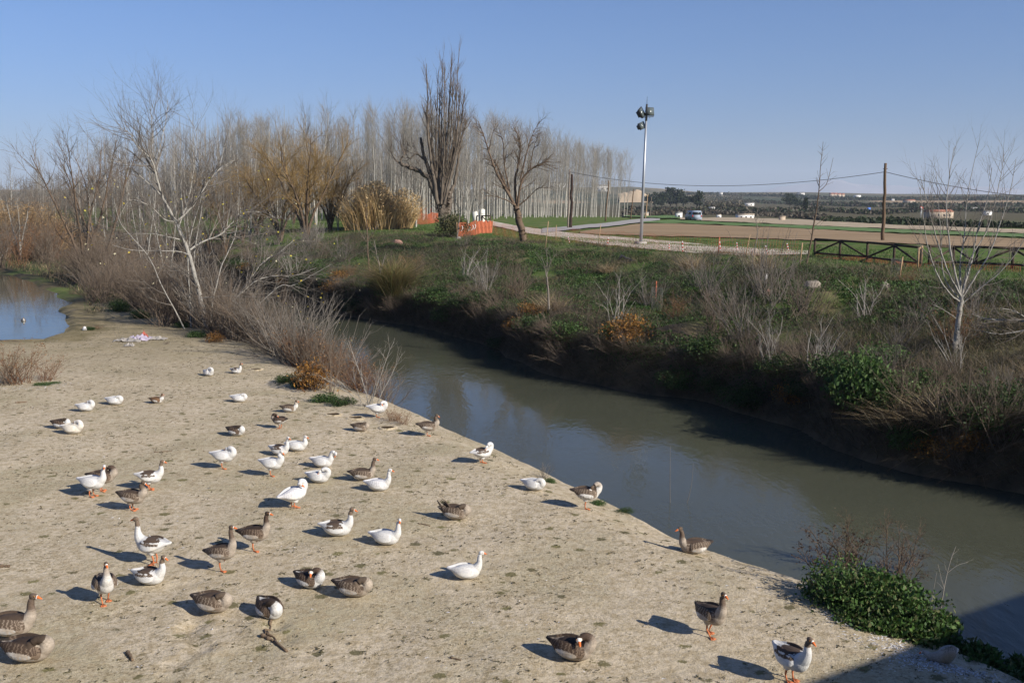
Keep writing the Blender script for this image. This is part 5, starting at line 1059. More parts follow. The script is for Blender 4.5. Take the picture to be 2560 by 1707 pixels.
for kd, px, py, sc, hh, lab in [('dgreen', 718, 955, .45, .8, 'small green weed clump left of the rusty bush'), ('dgreen', 745, 968, .4, .7, 'green weeds at the left foot of the rusty bush'), ('green', 815, 1002, .5, .7, 'green weed clump between the rusty bush and the bare twigs'), ('dgreen', 858, 1012, .45, .7, 'green weeds at the foot of the pale bare twigs'), ('green', 495, 842, .5, .8, 'green weeds at the foot of the white-barked tree'), ('dgreen', 455, 818, .5, .7, 'dark green weeds left of the white-barked tree'), ('dgreen', 300, 778, .8, 1.0, 'green bush behind the pond bank'), ('dgreen', 350, 795, .7, .8, 'lower green bush behind the pond bank'),
  ('orange', 790, 975, .95, 1.5, 'rusty brown fern bush on the near brink'), ('orange', 765, 962, .7, 1.2, 'smaller rusty bush left of the rusty fern bush'), ('orange', 540, 855, .6, 1.1, 'rusty weeds right of the white-barked tree foot'), ('red', 985, 1052, .5, .7, 'small rusty weed tuft at the brink by the preening goose'), ('red', 1008, 1062, .4, .7, 'tiny yellowish brown weeds by the brown goose at the brink'),
  ('red', 50, 958, 1.25, .85, 'left half of the reddish dry bush at the left edge'), ('brown', 10, 962, 1.1, .8, 'dark dry bush at the very left edge'), ('red', 118, 952, .8, .8, 'right half of the reddish dry bush near the left edge'), ('green', 108, 962, .35, .35, 'patch of bright grass under the reddish bush'), ('green', 135, 958, .28, .3, 'small bright grass patch right of the reddish bush'),
  ('dgreen', 225, 824, .35, .6, 'small dark tuft beside the pond'), ('red', 245, 822, .35, .5, 'small brown tuft beside the pond'), ('brown', 180, 735, .7, .4, 'low brown brush on the pond shore'), ('brown', 235, 720, .9, .45, 'flat brown brush behind the pond shore'), ('brown', 418, 860, .22, .5, 'round tumbleweed beside the rags'),
  ('grey', 1360, 1196, .3, .8, 'small dark twiggy weed at the brink by the sleeping white goose'), ('green', 1372, 1206, .18, .8, 'green leaves under the small dark weed at the brink'), ('green', 1495, 1262, .25, .55, 'green weeds at the edge behind the preening pale goose'), ('dgreen', 1560, 1280, .22, .5, 'green weeds midway along the brink'), ('dgreen', 1610, 1300, .22, .5, 'last green weeds before the two thin stems')]:
    put(kd, at(px, py), hh, (px % 5)*1.1, lab, None, sc=sc)
b = shrub('twig_shrub', 430, 2.0, .34, 12, M_twpale, .014, 1.2); p = at(920, 1018); b.location = tuple(p); tag(b, 'pale bare twigs rising from the brink behind the preening white goose', 'shrub')
b = shrub('dark_twig_shrub', 431, 1.5, .3, 9, M_twbrown, .014, 1.6); p = at(830, 985); b.location = tuple(p); tag(b, 'dark bare seed-headed shrub right of the rusty fern bush', 'shrub')
b = shrub('small_twig_shrub', 433, .9, .25, 5, M_twgrey, .008, .8); p = at(298, 850); b.location = tuple(p); tag(b, 'thin forked bare twigs beside the rags', 'shrub')
# two thin stems at the edge
sg = Seg(); p = at(1676, 1322)+np.array([.15, .15, -.3])
for i_, pts_ in enumerate([[(1676, 1325), (1675, 1200), (1676, 1115)], [(1678, 1320), (1712, 1270), (1728, 1215), (1733, 1158)], [(1690, 1322), (1715, 1290), (1730, 1255)]]):
    pp = cr([pt(a, b, p[1]+.02) for a, b in pts_], 10)
    for j in range(9): sg.add(pp[j]-p, pp[j+1]-p, .009-.0006*j, .009-.0006*(j+1))
e = empty('thin_stems', p); sg.mesh('stems', M_twgrey, e, 4); tag(e, 'two thin bare stems rising from the water edge by the left-facing goose', 'plant')
# the nettle bush at lower right
def bigbush(px, py, w, h, n, lab, seed, cols=GRN, size=.075):
    o = leafbush('nettle_bush', seed, w, h, n, size, cols, asp=.55, hollow=.7); p = at(px, py); o.location = (p[0], p[1], p[2]-.05); tag(o, lab, 'bush'); return o
NET = [(.05, .105, .022), (.065, .13, .03), (.04, .085, .02), (.09, .15, .04), (.03, .06, .016)]
NET = [(.05, .105, .022), (.065, .13, .03), (.04, .085, .02), (.09, .15, .04), (.03, .06, .016), (.12, .13, .05)]
for i_, (s_b, n_b, w_b, h_b, lab) in enumerate([(10.25, 12.35, 1.6, 1.0, 'tallest nettle mound under the left dry dock stalks'), (9.7, 12.5, 1.6, .9, 'nettle mound under the right dry dock stalks'), (9.1, 12.65, 1.4, .7, 'nettle mound around the thin pale sapling'), (8.5, 12.85, 1.2, .7, 'nettle mound reaching out over the water beside the bridge shadow'), (9.6, 11.85, 1.2, .35, 'low skirt of green weeds in front of the nettle mounds'), (8.0, 12.75, 1.2, .5, 'shaded trailing weeds on the brink at lower right'), (7.4, 12.7, 1.2, .5, 'shaded weeds in the lower right corner'), (6.8, 12.7, 1.2, .5, 'last shaded weeds at the bottom right edge')]):
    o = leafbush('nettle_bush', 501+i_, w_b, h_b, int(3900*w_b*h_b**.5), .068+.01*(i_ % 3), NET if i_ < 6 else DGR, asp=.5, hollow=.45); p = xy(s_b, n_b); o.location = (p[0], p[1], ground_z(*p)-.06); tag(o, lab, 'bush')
DOCK = [dict(SH[0], kids=6, abs=.4), dict(SH[1], kids=5, abs=.16), SH[2]]
def dock(px, py, h, stems, lean, lab, seed):
    rg = np.random.default_rng(seed); a, b = Seg(), Seg()
    for _ in range(stems): grow([a, b, b], rg, np.array([rg.normal()*.12, rg.normal()*.1, 0]), np.array([lean+rg.normal()*.42, rg.normal()*.3, 1.0]), h*rg.uniform(.6, 1.05), .016, 0, [dict(SH[0], kids=11, abs=.34, ang=.6), dict(SH[1], kids=12, r=.010, abs=.13), dict(SH[2], r=.007)])
    e = empty('dock_stalks', at(px, py)+np.array([.15, .25, .1])); a.mesh('stems', M_dark, e, 4); b.mesh('twigs', M_brown, e, 3); i = rg.integers(0, len(b.b), 1500)
    leaves('seeds', np.array([b.b[k] for k in i]), .022, [(.09, .055, .035), (.12, .075, .05), (.07, .045, .03)], rg, e, up=0, asp=.9); tag(e, lab, 'plant')
dock(2110, 1500, 1.55, 9, -.25, 'left fan of dry reddish brown dock stalks above the nettles', 601)
dock(2215, 1520, 1.65, 9, .25, 'right fan of dry reddish brown dock stalks above the nettles', 602)
dock(2060, 1490, 1.0, 4, -.5, 'short dry stalks leaning left from the nettle bush', 603)
handtree('bare_sapling', 'thin pale bare sapling rising through the nettles at lower right', (2342, 1600), at(2342, 1600)[1], [([(2342, 1602), (2352, 1520), (2366, 1440), (2378, 1395), (2390, 1365)], 0, 0, .014, .005, 5), ([(2370, 1430), (2395, 1412), (2420, 1405)], 0, 0, .006, .003, 2), ([(2360, 1470), (2352, 1440), (2345, 1410)], 0, 0, .006, .003, 2), ([(2322, 1590), (2330, 1500), (2342, 1430)], 0, 0, .008, .003, 2)], [dict(step=.1, wander=.05, up=.3, kids=2, ang=.6, len=.5, t0=.4, abs=.22), dict(step=.06, wander=.1, up=.4, kids=2, ang=.5, len=.5, r=.004, abs=.1), dict(step=.05, wander=.1, up=.3, kids=0, ang=.5, len=.5, r=.003)], (M_twpale, M_twpale, M_twgrey), 44, 'plant', 6)
for ks in K.values():
    for o in ks:
        if o.name not in USED:
            for ch in list(o.children): bpy.data.objects.remove(ch)
            bpy.data.objects.remove(o)
# ---- ground cover
rg = np.random.default_rng(55)
def scatter(n, s0, s1, d0, d1, power=1.0):
    s = s0+(s1-s0)*rg.random(n)**power; d = rg.uniform(d0, d1, n); nn_ = far_edge(s)+d; x, y = xy(s, nn_); return s, d, x, y
s, d, x, y = scatter(480000, -6, 95, .4, 17, 1.25)
m1 = fbm(x/2.3, y/2.3, 81, 4); keep = (m1 > -.20-.12*(d > 7)+.66*sstep((30-s)/8)*(d > 2.5)-.15*(d < 2.5))*(d < 15+2*m1); x, y, m = x[keep], y[keep], m1[keep]
z = H(x, y)+np.random.default_rng(1).random(len(x))*.22*(.3+np.clip(m, 0, 1)*2)
o = leaves('ground_cover', np.stack([x, y, z], 1), .095, GRN+GRN[:2]+DGR[1:], rg, None, up=.25, asp=.7); tag(o, 'mat of low green weeds covering the far bank', 'weeds', None, 'stuff')
s, d, x, y = scatter(230000, -6, 95, .2, 19, 1.35)
m2 = fbm(x/1.9+40, y/1.9, 83, 4); keep = (m2 > .02-.35*(s < 26)); x, y = x[keep], y[keep]
o = blades('dry_grass', np.stack([x, y, H(x, y)-.03], 1), .42, [(.25, .195, .115), (.20, .15, .085)]+[(.13, .10, .065), (.10, .08, .052), (.08, .068, .04), (.09, .10, .035)], rg, None, .7, .011); tag(o, 'dry straw and dead stalks lying over the far bank', 'dry grass', None, 'stuff')
s, d, x, y = scatter(190000, -5, 130, 10, 34, 1.1)
o = blades('grass', np.stack([x, y, H(x, y)-.02], 1), .16, [(.08, .155, .03), (.10, .17, .04), (.065, .12, .025), (.13, .18, .055), (.15, .16, .07)], rg, None, .5, .016); tag(o, 'short green grass of the terrace above the far bank', 'grass', None, 'stuff')
n = 60000; s = rg.uniform(50, 125, n); nn_ = rg.uniform(-25, 12.5, n); x, y = xy(s, nn_); k = (poly_sd(x, y, PONDP) > 1.0)*(fbm(x/3, y/3, 91)+(s-62)/30 > 0); x, y = x[k], y[k]
o = blades('dry_undergrowth', np.stack([x, y, H(x, y)-.02], 1), .5, BRN+TANC[:2]+GRN[:1], rg, None, .6, .015); tag(o, 'brown undergrowth of the thicket beyond the pond', 'undergrowth', None, 'stuff')
n = 110000; s, d, x, y = scatter(n, -6, 95, .1, 15, 1.3); m3 = fbm(x/1.6+9, y/1.6, 87, 4); k = m3 > .0-.25*(s < 28)-.2*(d < 3); x, y = x[k], y[k]; z = H(x, y)+rg.random(len(x))*.55*(.4+np.clip(m3[k], 0, 1)*2)
o = blades('brush_tangle', np.stack([x, y, z], 1), .75, [(.12, .10, .075), (.085, .068, .048), (.16, .135, .10), (.07, .065, .04), (.10, .085, .045)], rg, None, 1.6, .007, bend=.15); tag(o, 'tangled dead stems and runners over the far bank', 'brush', None, 'stuff')
# hanging roots and trailing growth on the bank face
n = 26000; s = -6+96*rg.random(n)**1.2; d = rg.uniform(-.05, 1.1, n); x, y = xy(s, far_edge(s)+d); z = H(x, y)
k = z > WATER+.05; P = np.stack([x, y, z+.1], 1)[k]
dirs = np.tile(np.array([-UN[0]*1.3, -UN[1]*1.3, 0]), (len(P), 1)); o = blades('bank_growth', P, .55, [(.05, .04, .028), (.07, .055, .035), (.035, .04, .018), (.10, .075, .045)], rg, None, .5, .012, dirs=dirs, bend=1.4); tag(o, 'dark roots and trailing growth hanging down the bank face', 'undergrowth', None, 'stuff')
# ------------------------------------------------------------------ lamp mast, poles, wires, fences
M_steel = simple('galvanised', (.42, .44, .46), (.36, .38, .40), 3, .45, .5, 0, False, (1, 1, .2), .6); M_black = simple('lamp_housing', (.03, .032, .035), (.045, .047, .05), 6, .5, .4); M_lens = mat_base('lamp_glass', (.10, .12, .12), .15, .6)[0]
M_wood = simple('pole_wood', (.17, .115, .075), (.10, .07, .048), 4, .9, .1, .005, False, (4, 4, .3)); M_rail = simple('rail_wood', (.085, .062, .045), (.05, .038, .03), 5, .9, .1); M_stake = simple('stake_wood', (.40, .28, .16), (.30, .20, .12), 5, .85); M_conc2 = simple('concrete', (.42, .40, .36), (.34, .32, .29), 3, .9)
mp = at(1602, 610); Ym = mp[1]; mt = pt(1617, 268, Ym); e = empty('lamp_mast', mp); tag(e, 'tall grey lamp mast with three black floodlights', 'lamp mast')
dv = mt-mp; mb = MB(); mb.tube([(0, 0, -.2), dv*.5, dv*.93], [.125, .10, .075], 12); mb.build('pole', M_steel, e, True)
mb = MB(); mb.tube([dv*.90, dv*1.0, dv*1.02], [.085, .08, .07], 10); mb.build('pole_head', M_black, e, True); mb = MB(); mb.tube([dv*1.0, dv*1.075], [.022, .012], 6); mb.build('rod', M_black, e)
mb = MB(); mb.box((0, 0, .05), (.8, .8, .25)); mb.build('foot', M_conc2, e)
u = Ym/2489.
def flood(cpx, cpy, W, Hh, rx, ry, rz):
    c = pt(cpx, cpy, Ym)-mp; from_ = MB(); import mathutils
    R_ = np.array(mathutils.Euler((rx, ry, rz)).to_matrix()); b = MB(); b.loft([((0, .0, 0), (W*.5, 0, 0), (0, 0, Hh*.5)), ((0, .10, 0), (W*.5, 0, 0), (0, 0, Hh*.5)), ((0, .26, 0), (W*.34, 0, 0), (0, 0, Hh*.34)), ((0, .34, 0), (W*.22, 0, 0), (0, 0, Hh*.22))], 4)
    V = np.concatenate(b.V); a = math.pi/4; Q = V.copy(); Q[:, 0] = (V[:, 0]*math.cos(a)*1.0-V[:, 2]*W/Hh*math.sin(a))*1.38; Q[:, 2] = (V[:, 0]*Hh/W*math.sin(a)+V[:, 2]*math.cos(a))*1.38
    h = mesh_obj('floodlight', Q@R_.T+c, b.F, M_black, e); g = MB(); g.box((0, -.012, 0), (W*.86, .02, Hh*.86)); f = mesh_obj('lens', np.concatenate(g.V)@R_.T+c, g.F, M_lens, h)
    g = MB()
    for k in range(9): g.box((-W*.4+W*.1*k, .22, 0), (.012, .26, Hh*.62))
    mesh_obj('cooling_fins', np.concatenate(g.V)@R_.T+c, g.F, M_black, h); return c
c1 = flood(1625, 279, .62, .62, -.25, 0, math.radians(10)); c2 = flood(1606, 281, .62, .72, -.35, -.45, math.radians(62)); c3 = flood(1606, 314, .60, .52, -.3, -.35, math.radians(40))
mb = MB(); A = pt(1604, 294, Ym)-mp; B = pt(1634, 292, Ym)-mp; mb.tube([A, B], .03, 6); mb.tube([pt(1613, 318, Ym)-mp, dv*.885], .03, 6); mb.tube([c2+np.array([0, 0, -.3]), A+np.array([.12, 0, 0])], .02, 5); mb.tube([c1+np.array([0, 0, -.35]), c1+np.array([0, 0, -.5])], .02, 5); mb.build('crossbar', M_black, e)
def pole(name, lab, bx, by, tx, ty, Y, r, mat=M_wood, pin=0):
    b = pt(bx, by, Y); b[2] = ground_z(b[0], b[1])-.2; t_ = pt(tx, ty, Y); e = empty(name, b); tag(e, lab, 'pole'); mb = MB(); d = t_-b; k = 9; rg = np.random.default_rng(int(bx)); ps = [d*i/(k-1)+np.array([rg.normal(), rg.normal(), 0])*r*.25*(0 < i < k-1) for i in range(k)]
    mb.tube(ps, np.linspace(r, r*.7, k), 9); mb.build('post', mat, e, True); mb = MB(); mb.tube([d*.93+np.array([-r*1.2, 0, 0]), d*.93+np.array([r*1.2, 0, 0])], .03, 6); mb.build('bracket', M_black, e); return t_
M_dkp = simple('dark_pole', (.06, .042, .034), (.04, .03, .025), 5, .9, .1); M_greyp = simple('grey_pole', (.24, .20, .165), (.18, .15, .125), 5, .9, .1)
T1 = pole('utility_pole', 'tall brown wooden utility pole behind the railing at right', 2205, 645, 2214, 408, 82, .15)
T2 = pole('utility_pole', 'thin grey utility pole standing beside a thicker dark post', 1420, 580, 1424, 423, 112, .10, M_greyp)
pole('utility_pole', 'thick dark post touching the thin grey utility pole', 1426, 580, 1430, 436, 113, .19, M_dkp)
pole('utility_pole', 'brown utility pole beside the road, left of the mast', 1513, 570, 1522, 452, 158, .13)
pole('utility_pole', 'smaller brown pole farther along the road', 1576, 561, 1584, 473, 205, .13)
pole('utility_pole', 'pale leaning pole just right of the mast', 1613, 557, 1620, 486, 225, .14, M_stake)
pole('utility_pole', 'last small pole at the far end of the road', 1626, 553, 1628, 492, 290, .12, M_greyp)
def wire(A, B, sag, lab):
    P = [A+(B-A)*t+np.array([0, 0, -4*sag*t*(1-t)]) for t in np.linspace(0, 1, 40)]; c = P[0].copy(); mb = MB(); mb.tube([p-c for p in P], .022, 5); o = mb.build('power_line', M_black, None, True, tuple(c)); tag(o, lab, 'cable')
A = pt(1425, 430, 112); B = pt(2213, 430, 82); wire(A, B, 1.32, 'sagging power line between the pole pair and the tall pole at right'); wire(B, pt(2760, 505, 74), .45, 'power line running from the tall pole out at the right edge')
# railings
def rail_fence(name, lab, posts, h, dg, mat=M_rail, r=.075):
    P = [at(px, py) for px, py in posts]; e = empty(name, P[0]); tag(e, lab, 'fence'); o = P[0]; up = np.array([0, 0, h])
    for i, p in enumerate(P): mb = MB(); mb.tube([p-o-[0, 0, .2], p-o+up*(1.0)], r, 8); mb.build('post', mat, e, True)
    for i in range(len(P)-1):
        a, b = P[i]-o, P[i+1]-o
        for f in (1.0, .18): mb = MB(); mb.tube([a+up*f, b+up*f], r*.85, 8); mb.build('rail', mat, e, True)
        mb = MB(); mb.tube([a+up*.18, b+up*.96] if (i+dg) % 2 == 0 else [a+up*.96, b+up*.18], r*.75, 8); mb.build('brace', mat, e, True)
    return e
rail_fence('wooden_railing', 'dark wooden railing with diagonal braces, left section by the crooked sapling', [(2036, 640), (2099, 645), (2167, 651), (2234, 659), (2300, 668)], 1.0, 0)
rail_fence('wooden_railing', 'dark wooden railing with diagonal braces, right section behind the young poplar', [(2322, 664), (2382, 664), (2440, 667), (2530, 671), (2610, 676)], 1.0, 0)
mb = MB(); p1, p2 = at(2294, 672), at(2303, 664)
for p in (p1, p2): mb.tube([p-p1-[0, 0, .1], p-p1+[0, 0, 1.05]], .055, 8)
mb.tube([p1-p1+[0, 0, 1.0], p2-p1+[0, 0, 1.0]], .05, 8); o = mb.build('gate_post', M_stake, None, True, tuple(p1)); tag(o, 'pair of pale posts joined at the top between the railing sections', 'post')
rail_fence('trestle_rail', 'small dark wooden railing behind the orange netting', [(1192, 566), (1205, 566), (1226, 566)], 1.3, 0, M_rail, .09)
# orange netting
M_net = simple('orange_net', (.46, .13, .06), (.38, .11, .05), 6, .6, .3); M_tape = simple('white_plastic', (.75, .73, .72), (.66, .64, .63), 6, .5)
def net(name, lab, pts_, h, cell, r, lean=0, posts=True, wob=.03):
    P = [at(px, py) for px, py in pts_]; o = P[0]; e = empty(name, o); tag(e, lab, 'netting'); D = np.array(P)-o; L = np.concatenate([[0], np.cumsum(np.linalg.norm(np.diff(D, axis=0), axis=1))]); rg = np.random.default_rng(int(pts_[0][0]))
    def q(l, z): b = np.array([np.interp(l, L, D[:, i]) for i in range(3)]); sg_ = .12*math.sin(l*1.9)+.05*math.sin(l*5); return b+np.array([.06*math.sin(l*2.3+z*2), .06*math.cos(l*1.7), z*(1+sg_*.5)])
    sgm = Seg(); nl = int(L[-1]/cell); nz_ = int(h/cell)+1
    for j in range(nz_+1):
        for i in range(0, nl, 2): sgm.add(q(i*cell, j*cell*h/(nz_*cell)), q(min(i+2, nl)*cell, j*cell*h/(nz_*cell)), r, r)
    for i in range(nl+1):
        sgm.add(q(i*cell, 0), q(i*cell, h*.5), r, r); sgm.add(q(i*cell, h*.5), q(i*cell, h), r, r)
    sgm.mesh('mesh', M_net, e, 3)
    if posts:
        for d in D: mb = MB(); mb.tube([d-[0, 0, .2], d+[rg.normal()*.04, 0, h*1.12]], .03, 6); mb.build('stake', M_stake, e)
    return e, q
ne, q_ = net('orange_netting', 'bright orange safety netting on stakes at the foot of the old poplar', [(1144, 595), (1190, 588), (1231, 583)], 1.25, .10, .016)
mb = MB(); rg = np.random.default_rng(3)
for cx_ in (1.0, 3.0, 3.9, 4.9):
    c = q_(cx_*.75, .75); ps = [c+np.array([.16*math.sin(t*1.3), -.08, .26*math.cos(t)]) for t in np.linspace(.3, 4.6, 9)]; mb.tube(ps, .03, 4)
mb.build('white_band', M_tape, ne); net('orange_netting', 'second orange netting panel half hidden by the olive bush', [(1037, 562), (1068, 560), (1096, 556)], 1.35, .12, .02)
net('orange_netting', 'faint orange netting far behind between the reeds and the poplar', [(1040, 540), (1085, 535)], 1.5, .2, .03)
net('orange_netting', 'long thin orange netting running along the near edge of the pale track', [(1232, 588), (1320, 602), (1424, 608), (1519, 618), (1600, 625), (1673, 630), (1795, 638), (1863, 642), (1999, 650)], 1.1, .19, .0055, posts=False)
net('orange_netting', 'low sagging orange netting lying at the foot of the wooden railing', [(2040, 645), (2100, 649), (2167, 655), (2234, 663), (2300, 672)], .22, .11, .010, posts=False)
net('orange_netting', 'collapsed orange netting under the right railing section', [(2310, 672), (2420, 674), (2560, 680)], .25, .11, .010, posts=False)
def stake(lab, bx, by, tx, ty, r=.03, mat=M_stake, cat='stake', name='wooden_stake'):
    b = at(bx, by); t_ = pt(tx, ty, b[1]); mb = MB(); mb.tube([(0, 0, -.15), (t_-b)], [r, r*.9], 6); o = mb.build(name, mat, None, False, tuple(b)); tag(o, lab, cat); return o
stake('stake tied to a thin sapling right of the pollard', 1362, 628, 1371, 553, .035); stake('short pale stake between the sapling stake and the pole pair', 1389, 602, 1391, 563); stake('leaning pale stake left of the lamp mast', 1494, 616, 1502, 562); stake('orange stake in the netting beside the striped marker', 1795, 637, 1799, 592, .035, M_net); stake('pale slanting stake right of the orange one', 1863, 641, 1875, 587); stake('short dark stake at the foot of the small sapling', 1882, 666, 1881, 627, .045, M_greyp); stake('yellowish stake left of the crooked sapling', 1999, 663, 2006, 607, .04)
stake('slanting stake beside the wire tree guard at right', 2246, 704, 2257, 642, .035); stake('reddish stake in a mesh guard halfway down the bank', 1639, 760, 1641, 703, .035, M_net)
# striped markers
M_redp = simple('red_band', (.55, .06, .04), (.48, .05, .04), 6, .6)
for i, (bx, by, tx, ty, lab) in enumerate([(1518, 617, 1521, 594, 'red and white striped marker left of the mast'), (1673, 628, 1673, 608, 'red and white marker right of the mast'), (1707, 630, 1706, 603, 'slim striped marker second right of the mast'), (1801, 632, 1799, 604, 'striped marker next to the orange stake'), (1843, 626, 1842, 606, 'striped marker between the orange and slanting stakes'), (1919, 636, 1914, 614, 'slanting striped marker left of the yellowish stake'), (1972, 629, 1967, 608, 'slanting striped marker closest to the yellowish stake'), (1424, 608, 1420, 592, 'small striped marker under the pole pair')]):
    b = at(bx, by); t_ = pt(tx, ty, b[1])-b; e = empty('striped_marker', b); tag(e, lab, 'marker', 'striped markers along the track')
    for k in range(6): mb = MB(); mb.tube([t_*k/6, t_*(k+1)/6], .035, 7); mb.build('band', M_redp if k % 2 == 0 else M_tape, e)
# tree guards
M_wire = simple('guard_mesh', (.20, .20, .18), (.14, .14, .12), 5, .6)
def guard(lab, px, py, h, r, inner=True):
    p = at(px, py); e = empty('tree_guard', p); tag(e, lab, 'tree guard'); sg = Seg()
    for j in range(int(h/.09)+1):
        for k in range(12): a, b = 2*math.pi*k/12, 2*math.pi*(k+1)/12; sg.add(np.array([r*math.cos(a), r*math.sin(a), j*.09]), np.array([r*math.cos(b), r*math.sin(b), j*.09]), .004, .004)
    for k in range(12): a = 2*math.pi*k/12; sg.add(np.array([r*math.cos(a), r*math.sin(a), 0]), np.array([r*math.cos(a), r*math.sin(a), h]), .005, .005)
    sg.mesh('mesh', M_wire, e, 3)
    if inner: rg = np.random.default_rng(int(px)); leaves('plant', np.stack([rg.normal(size=220)*r*.45, rg.normal(size=220)*r*.45, rg.random(220)*h*.75], 1), .07, DGR+BRN[:2], rg, e)
guard('grey wire tree guard in front of the railing', 2238, 700, 1.0, .22); guard('wire mesh tree guard halfway down the bank', 1642, 778, 1.1, .25)
# white container behind the railing piece
p = pt(1197, 532, 128); z = ground_z(p[0], p[1]); mb = MB()
for dx, hh in ((-.42, 1.7), (.42, 2.0)): mb.box((dx, 0, hh/2), (.72, .9, hh)); mb.box((dx, 0, hh+.04), (.5, .6, .08))
for zz in (.5, 1.0, 1.5): mb.box((.42, -.46, zz), (.72, .04, .05))
o = mb.build('water_tank', simple('tank_plastic', (.72, .70, .62), (.62, .60, .53), 2, .6), None, False, (p[0], p[1], z)); tag(o, 'pale twin tank standing before the poplar trunks', 'tank')
# round sign far right, blue sign
p = atf(2301, 560); u = p[1]/2489.; e = empty('road_sign', p); tag(e, 'round red and white road sign on a thin pole at right', 'sign'); mb = MB(); mb.tube([(0, 0, 0), (0, 0, 42*u)], .7*u, 6); mb.build('post', M_steel, e)
mb = MB(); mb.tube([(0, 0, 40*u), (0, -.6*u, 40*u)], 4.2*u, 18); mb.build('disc', M_redp, e); mb = MB(); mb.tube([(0, -.62*u, 40*u), (0, -.9*u, 40*u)], 2.7*u, 18); mb.build('disc_centre', M_tape, e)
p = atf(2172, 530); u = p[1]/2489.; e = empty('road_sign', p); tag(e, 'small blue rectangular motorway sign left of the tall utility pole', 'sign'); mb = MB(); mb.box((0, 0, 8*u), (8*u, .5*u, 6*u)); mb.build('panel', simple('sign_blue', (.10, .22, .62), (.09, .2, .58), 1, .5), e)
for s in (-2.5, 2.5): mb = MB(); mb.tube([(s*u, .6*u, 0), (s*u, .6*u, 8*u)], .4*u, 5); mb.build('post', M_steel, e)
# ------------------------------------------------------------------ loose things on the ground
M_rock = simple('rock', (.34, .30, .25), (.22, .19, .155), 4, .95, .1, .02); M_pinkr = simple('pink_stone', (.38, .22, .17), (.30, .18, .14), 5, .95, .1, .01)
def rock(lab, px, py, w, h, mat=M_rock, seed=1, sink=.25, name='rock'):
    p = at(px, py); u = p[1]/2489.; mb = MB(); mb.ell((0, 0, 0), (1, 1, 1), 16, 10); V = np.concatenate(mb.V); n = fbm(V[:, 0]*1.7+seed*5, V[:, 1]*1.7+V[:, 2]*2.1, seed, 4)
    V = V*(1+.38*n[:, None]); V[:, 2] = np.sign(V[:, 2])*np.abs(V[:, 2])**1.3; V *= np.array([w*u*.5, w*u*.35, h*u]); o = mesh_obj(name, V, mb.F, mat, None, smooth=False, loc=(p[0], p[1], p[2]+h*u*(.5-sink))); tag(o, lab, 'rock'); return o
rock('flat grey-tan boulder at the top edge of the bank below the railing', 2030, 722, 44, 16, M_rock, 3); rock('smaller rounded boulder right of the flat one at the bank top', 2213, 722, 26, 12, M_rock, 5); rock('pinkish stone in the brush below the white bottle', 1920, 738, 14, 12, M_pinkr, 7); rock('pale reddish stone in the grass below the reeds', 995, 610, 24, 9, M_pinkr, 9)
rock('pale rubble heap beside the orange netting stake', 1146, 598, 14, 5, M_conc2, 11); rock('small round white stone by the pond tuft', 212, 826, 12, 7, M_tape, 13)
p = at(1913, 722); mb = MB(); mb.loft([((0, 0, .0), (.07, 0, 0), (0, .07, 0)), ((.02, 0, .28), (.08, 0, 0), (0, .08, 0)), ((.03, 0, .38), (.03, 0, 0), (0, .03, 0)), ((.035, 0, .46), (.03, 0, 0), (0, .03, 0))], 10); o = mb.build('plastic_bottle', M_tape, None, True, (p[0], p[1], p[2]+.25)); tag(o, 'white plastic container caught in the tall grey brush', 'container')
# black debris
p = at(1567, 655); rg = np.random.default_rng(8); mb = MB(); pts_ = [(-.55, 0, .05), (-.3, .05, .38), (-.1, 0, .22), (.2, -.05, .16), (.5, 0, .07), (.85, 0, .03)]; mb.tube(pts_, [.10, .16, .14, .10, .07, .03], 7, flat=.6); mb.tube([(-.4, .1, .02), (.1, -.2, .06), (.6, -.15, .03)], [.06, .08, .03], 6)
o = mb.build('burnt_log', M_dkwin, None, False, tuple(p)); tag(o, 'charred black log lying in the grass below the mast', 'log')
# rags
M_rag = simple('rag_cloth', (.40, .37, .33), (.26, .24, .22), 3, .9, .1, .01); M_ragl = simple('lilac_cloth', (.42, .37, .46), (.34, .30, .38), 3, .9); M_ragr = simple('red_cloth', (.45, .12, .08), (.36, .09, .07), 4, .85)
def rag(lab, px, py, w, d, h, mat, seed):
    p = at(px, py); n1, n2 = 26, 18; a, b = np.meshgrid(np.linspace(-1, 1, n1), np.linspace(-1, 1, n2), indexing='ij'); r = 1-.35*fbm(np.arctan2(b, a)*1.3+seed, a*0+seed, seed)
    X_ = a*w*.5*r; Y_ = b*d*.5*r; Z_ = h*np.clip(1.05-(a*a+b*b)*.55, 0, 1)*(.15+2.4*np.abs(fbm(a*2.6+seed, b*2.6, seed+1, 5)))+.015
    k = np.meshgrid(np.arange(n1-1), np.arange(n2-1), indexing='ij'); k = (k[0]*n2+k[1]).ravel(); o = mesh_obj('rag', np.stack([X_, Y_, Z_], -1).reshape(-1, 3), [np.stack([k, k+n2, k+n2+1, k+1], 1)], mat, None, smooth=False, loc=tuple(p))
    sm = o.modifiers.new('thick', 'SOLIDIFY'); sm.thickness = .012; tag(o, lab, 'rag', 'rags lying by the pond')
rag('largest cream rag of the heap by the pond', 320, 853, 1.2, .7, .15, M_rag, 2); rag('lilac patterned rag in the middle of the heap', 350, 850, .9, .7, .2, M_ragl, 4); rag('small red rag on the heap by the pond', 361, 845, .3, .3, .22, M_ragr, 6); rag('pale rag at the right end of the heap', 388, 849, 1.0, .5, .11, M_rag, 8); rag('small dirty rag in front of the heap', 325, 866, .4, .3, .10, M_rag, 10)
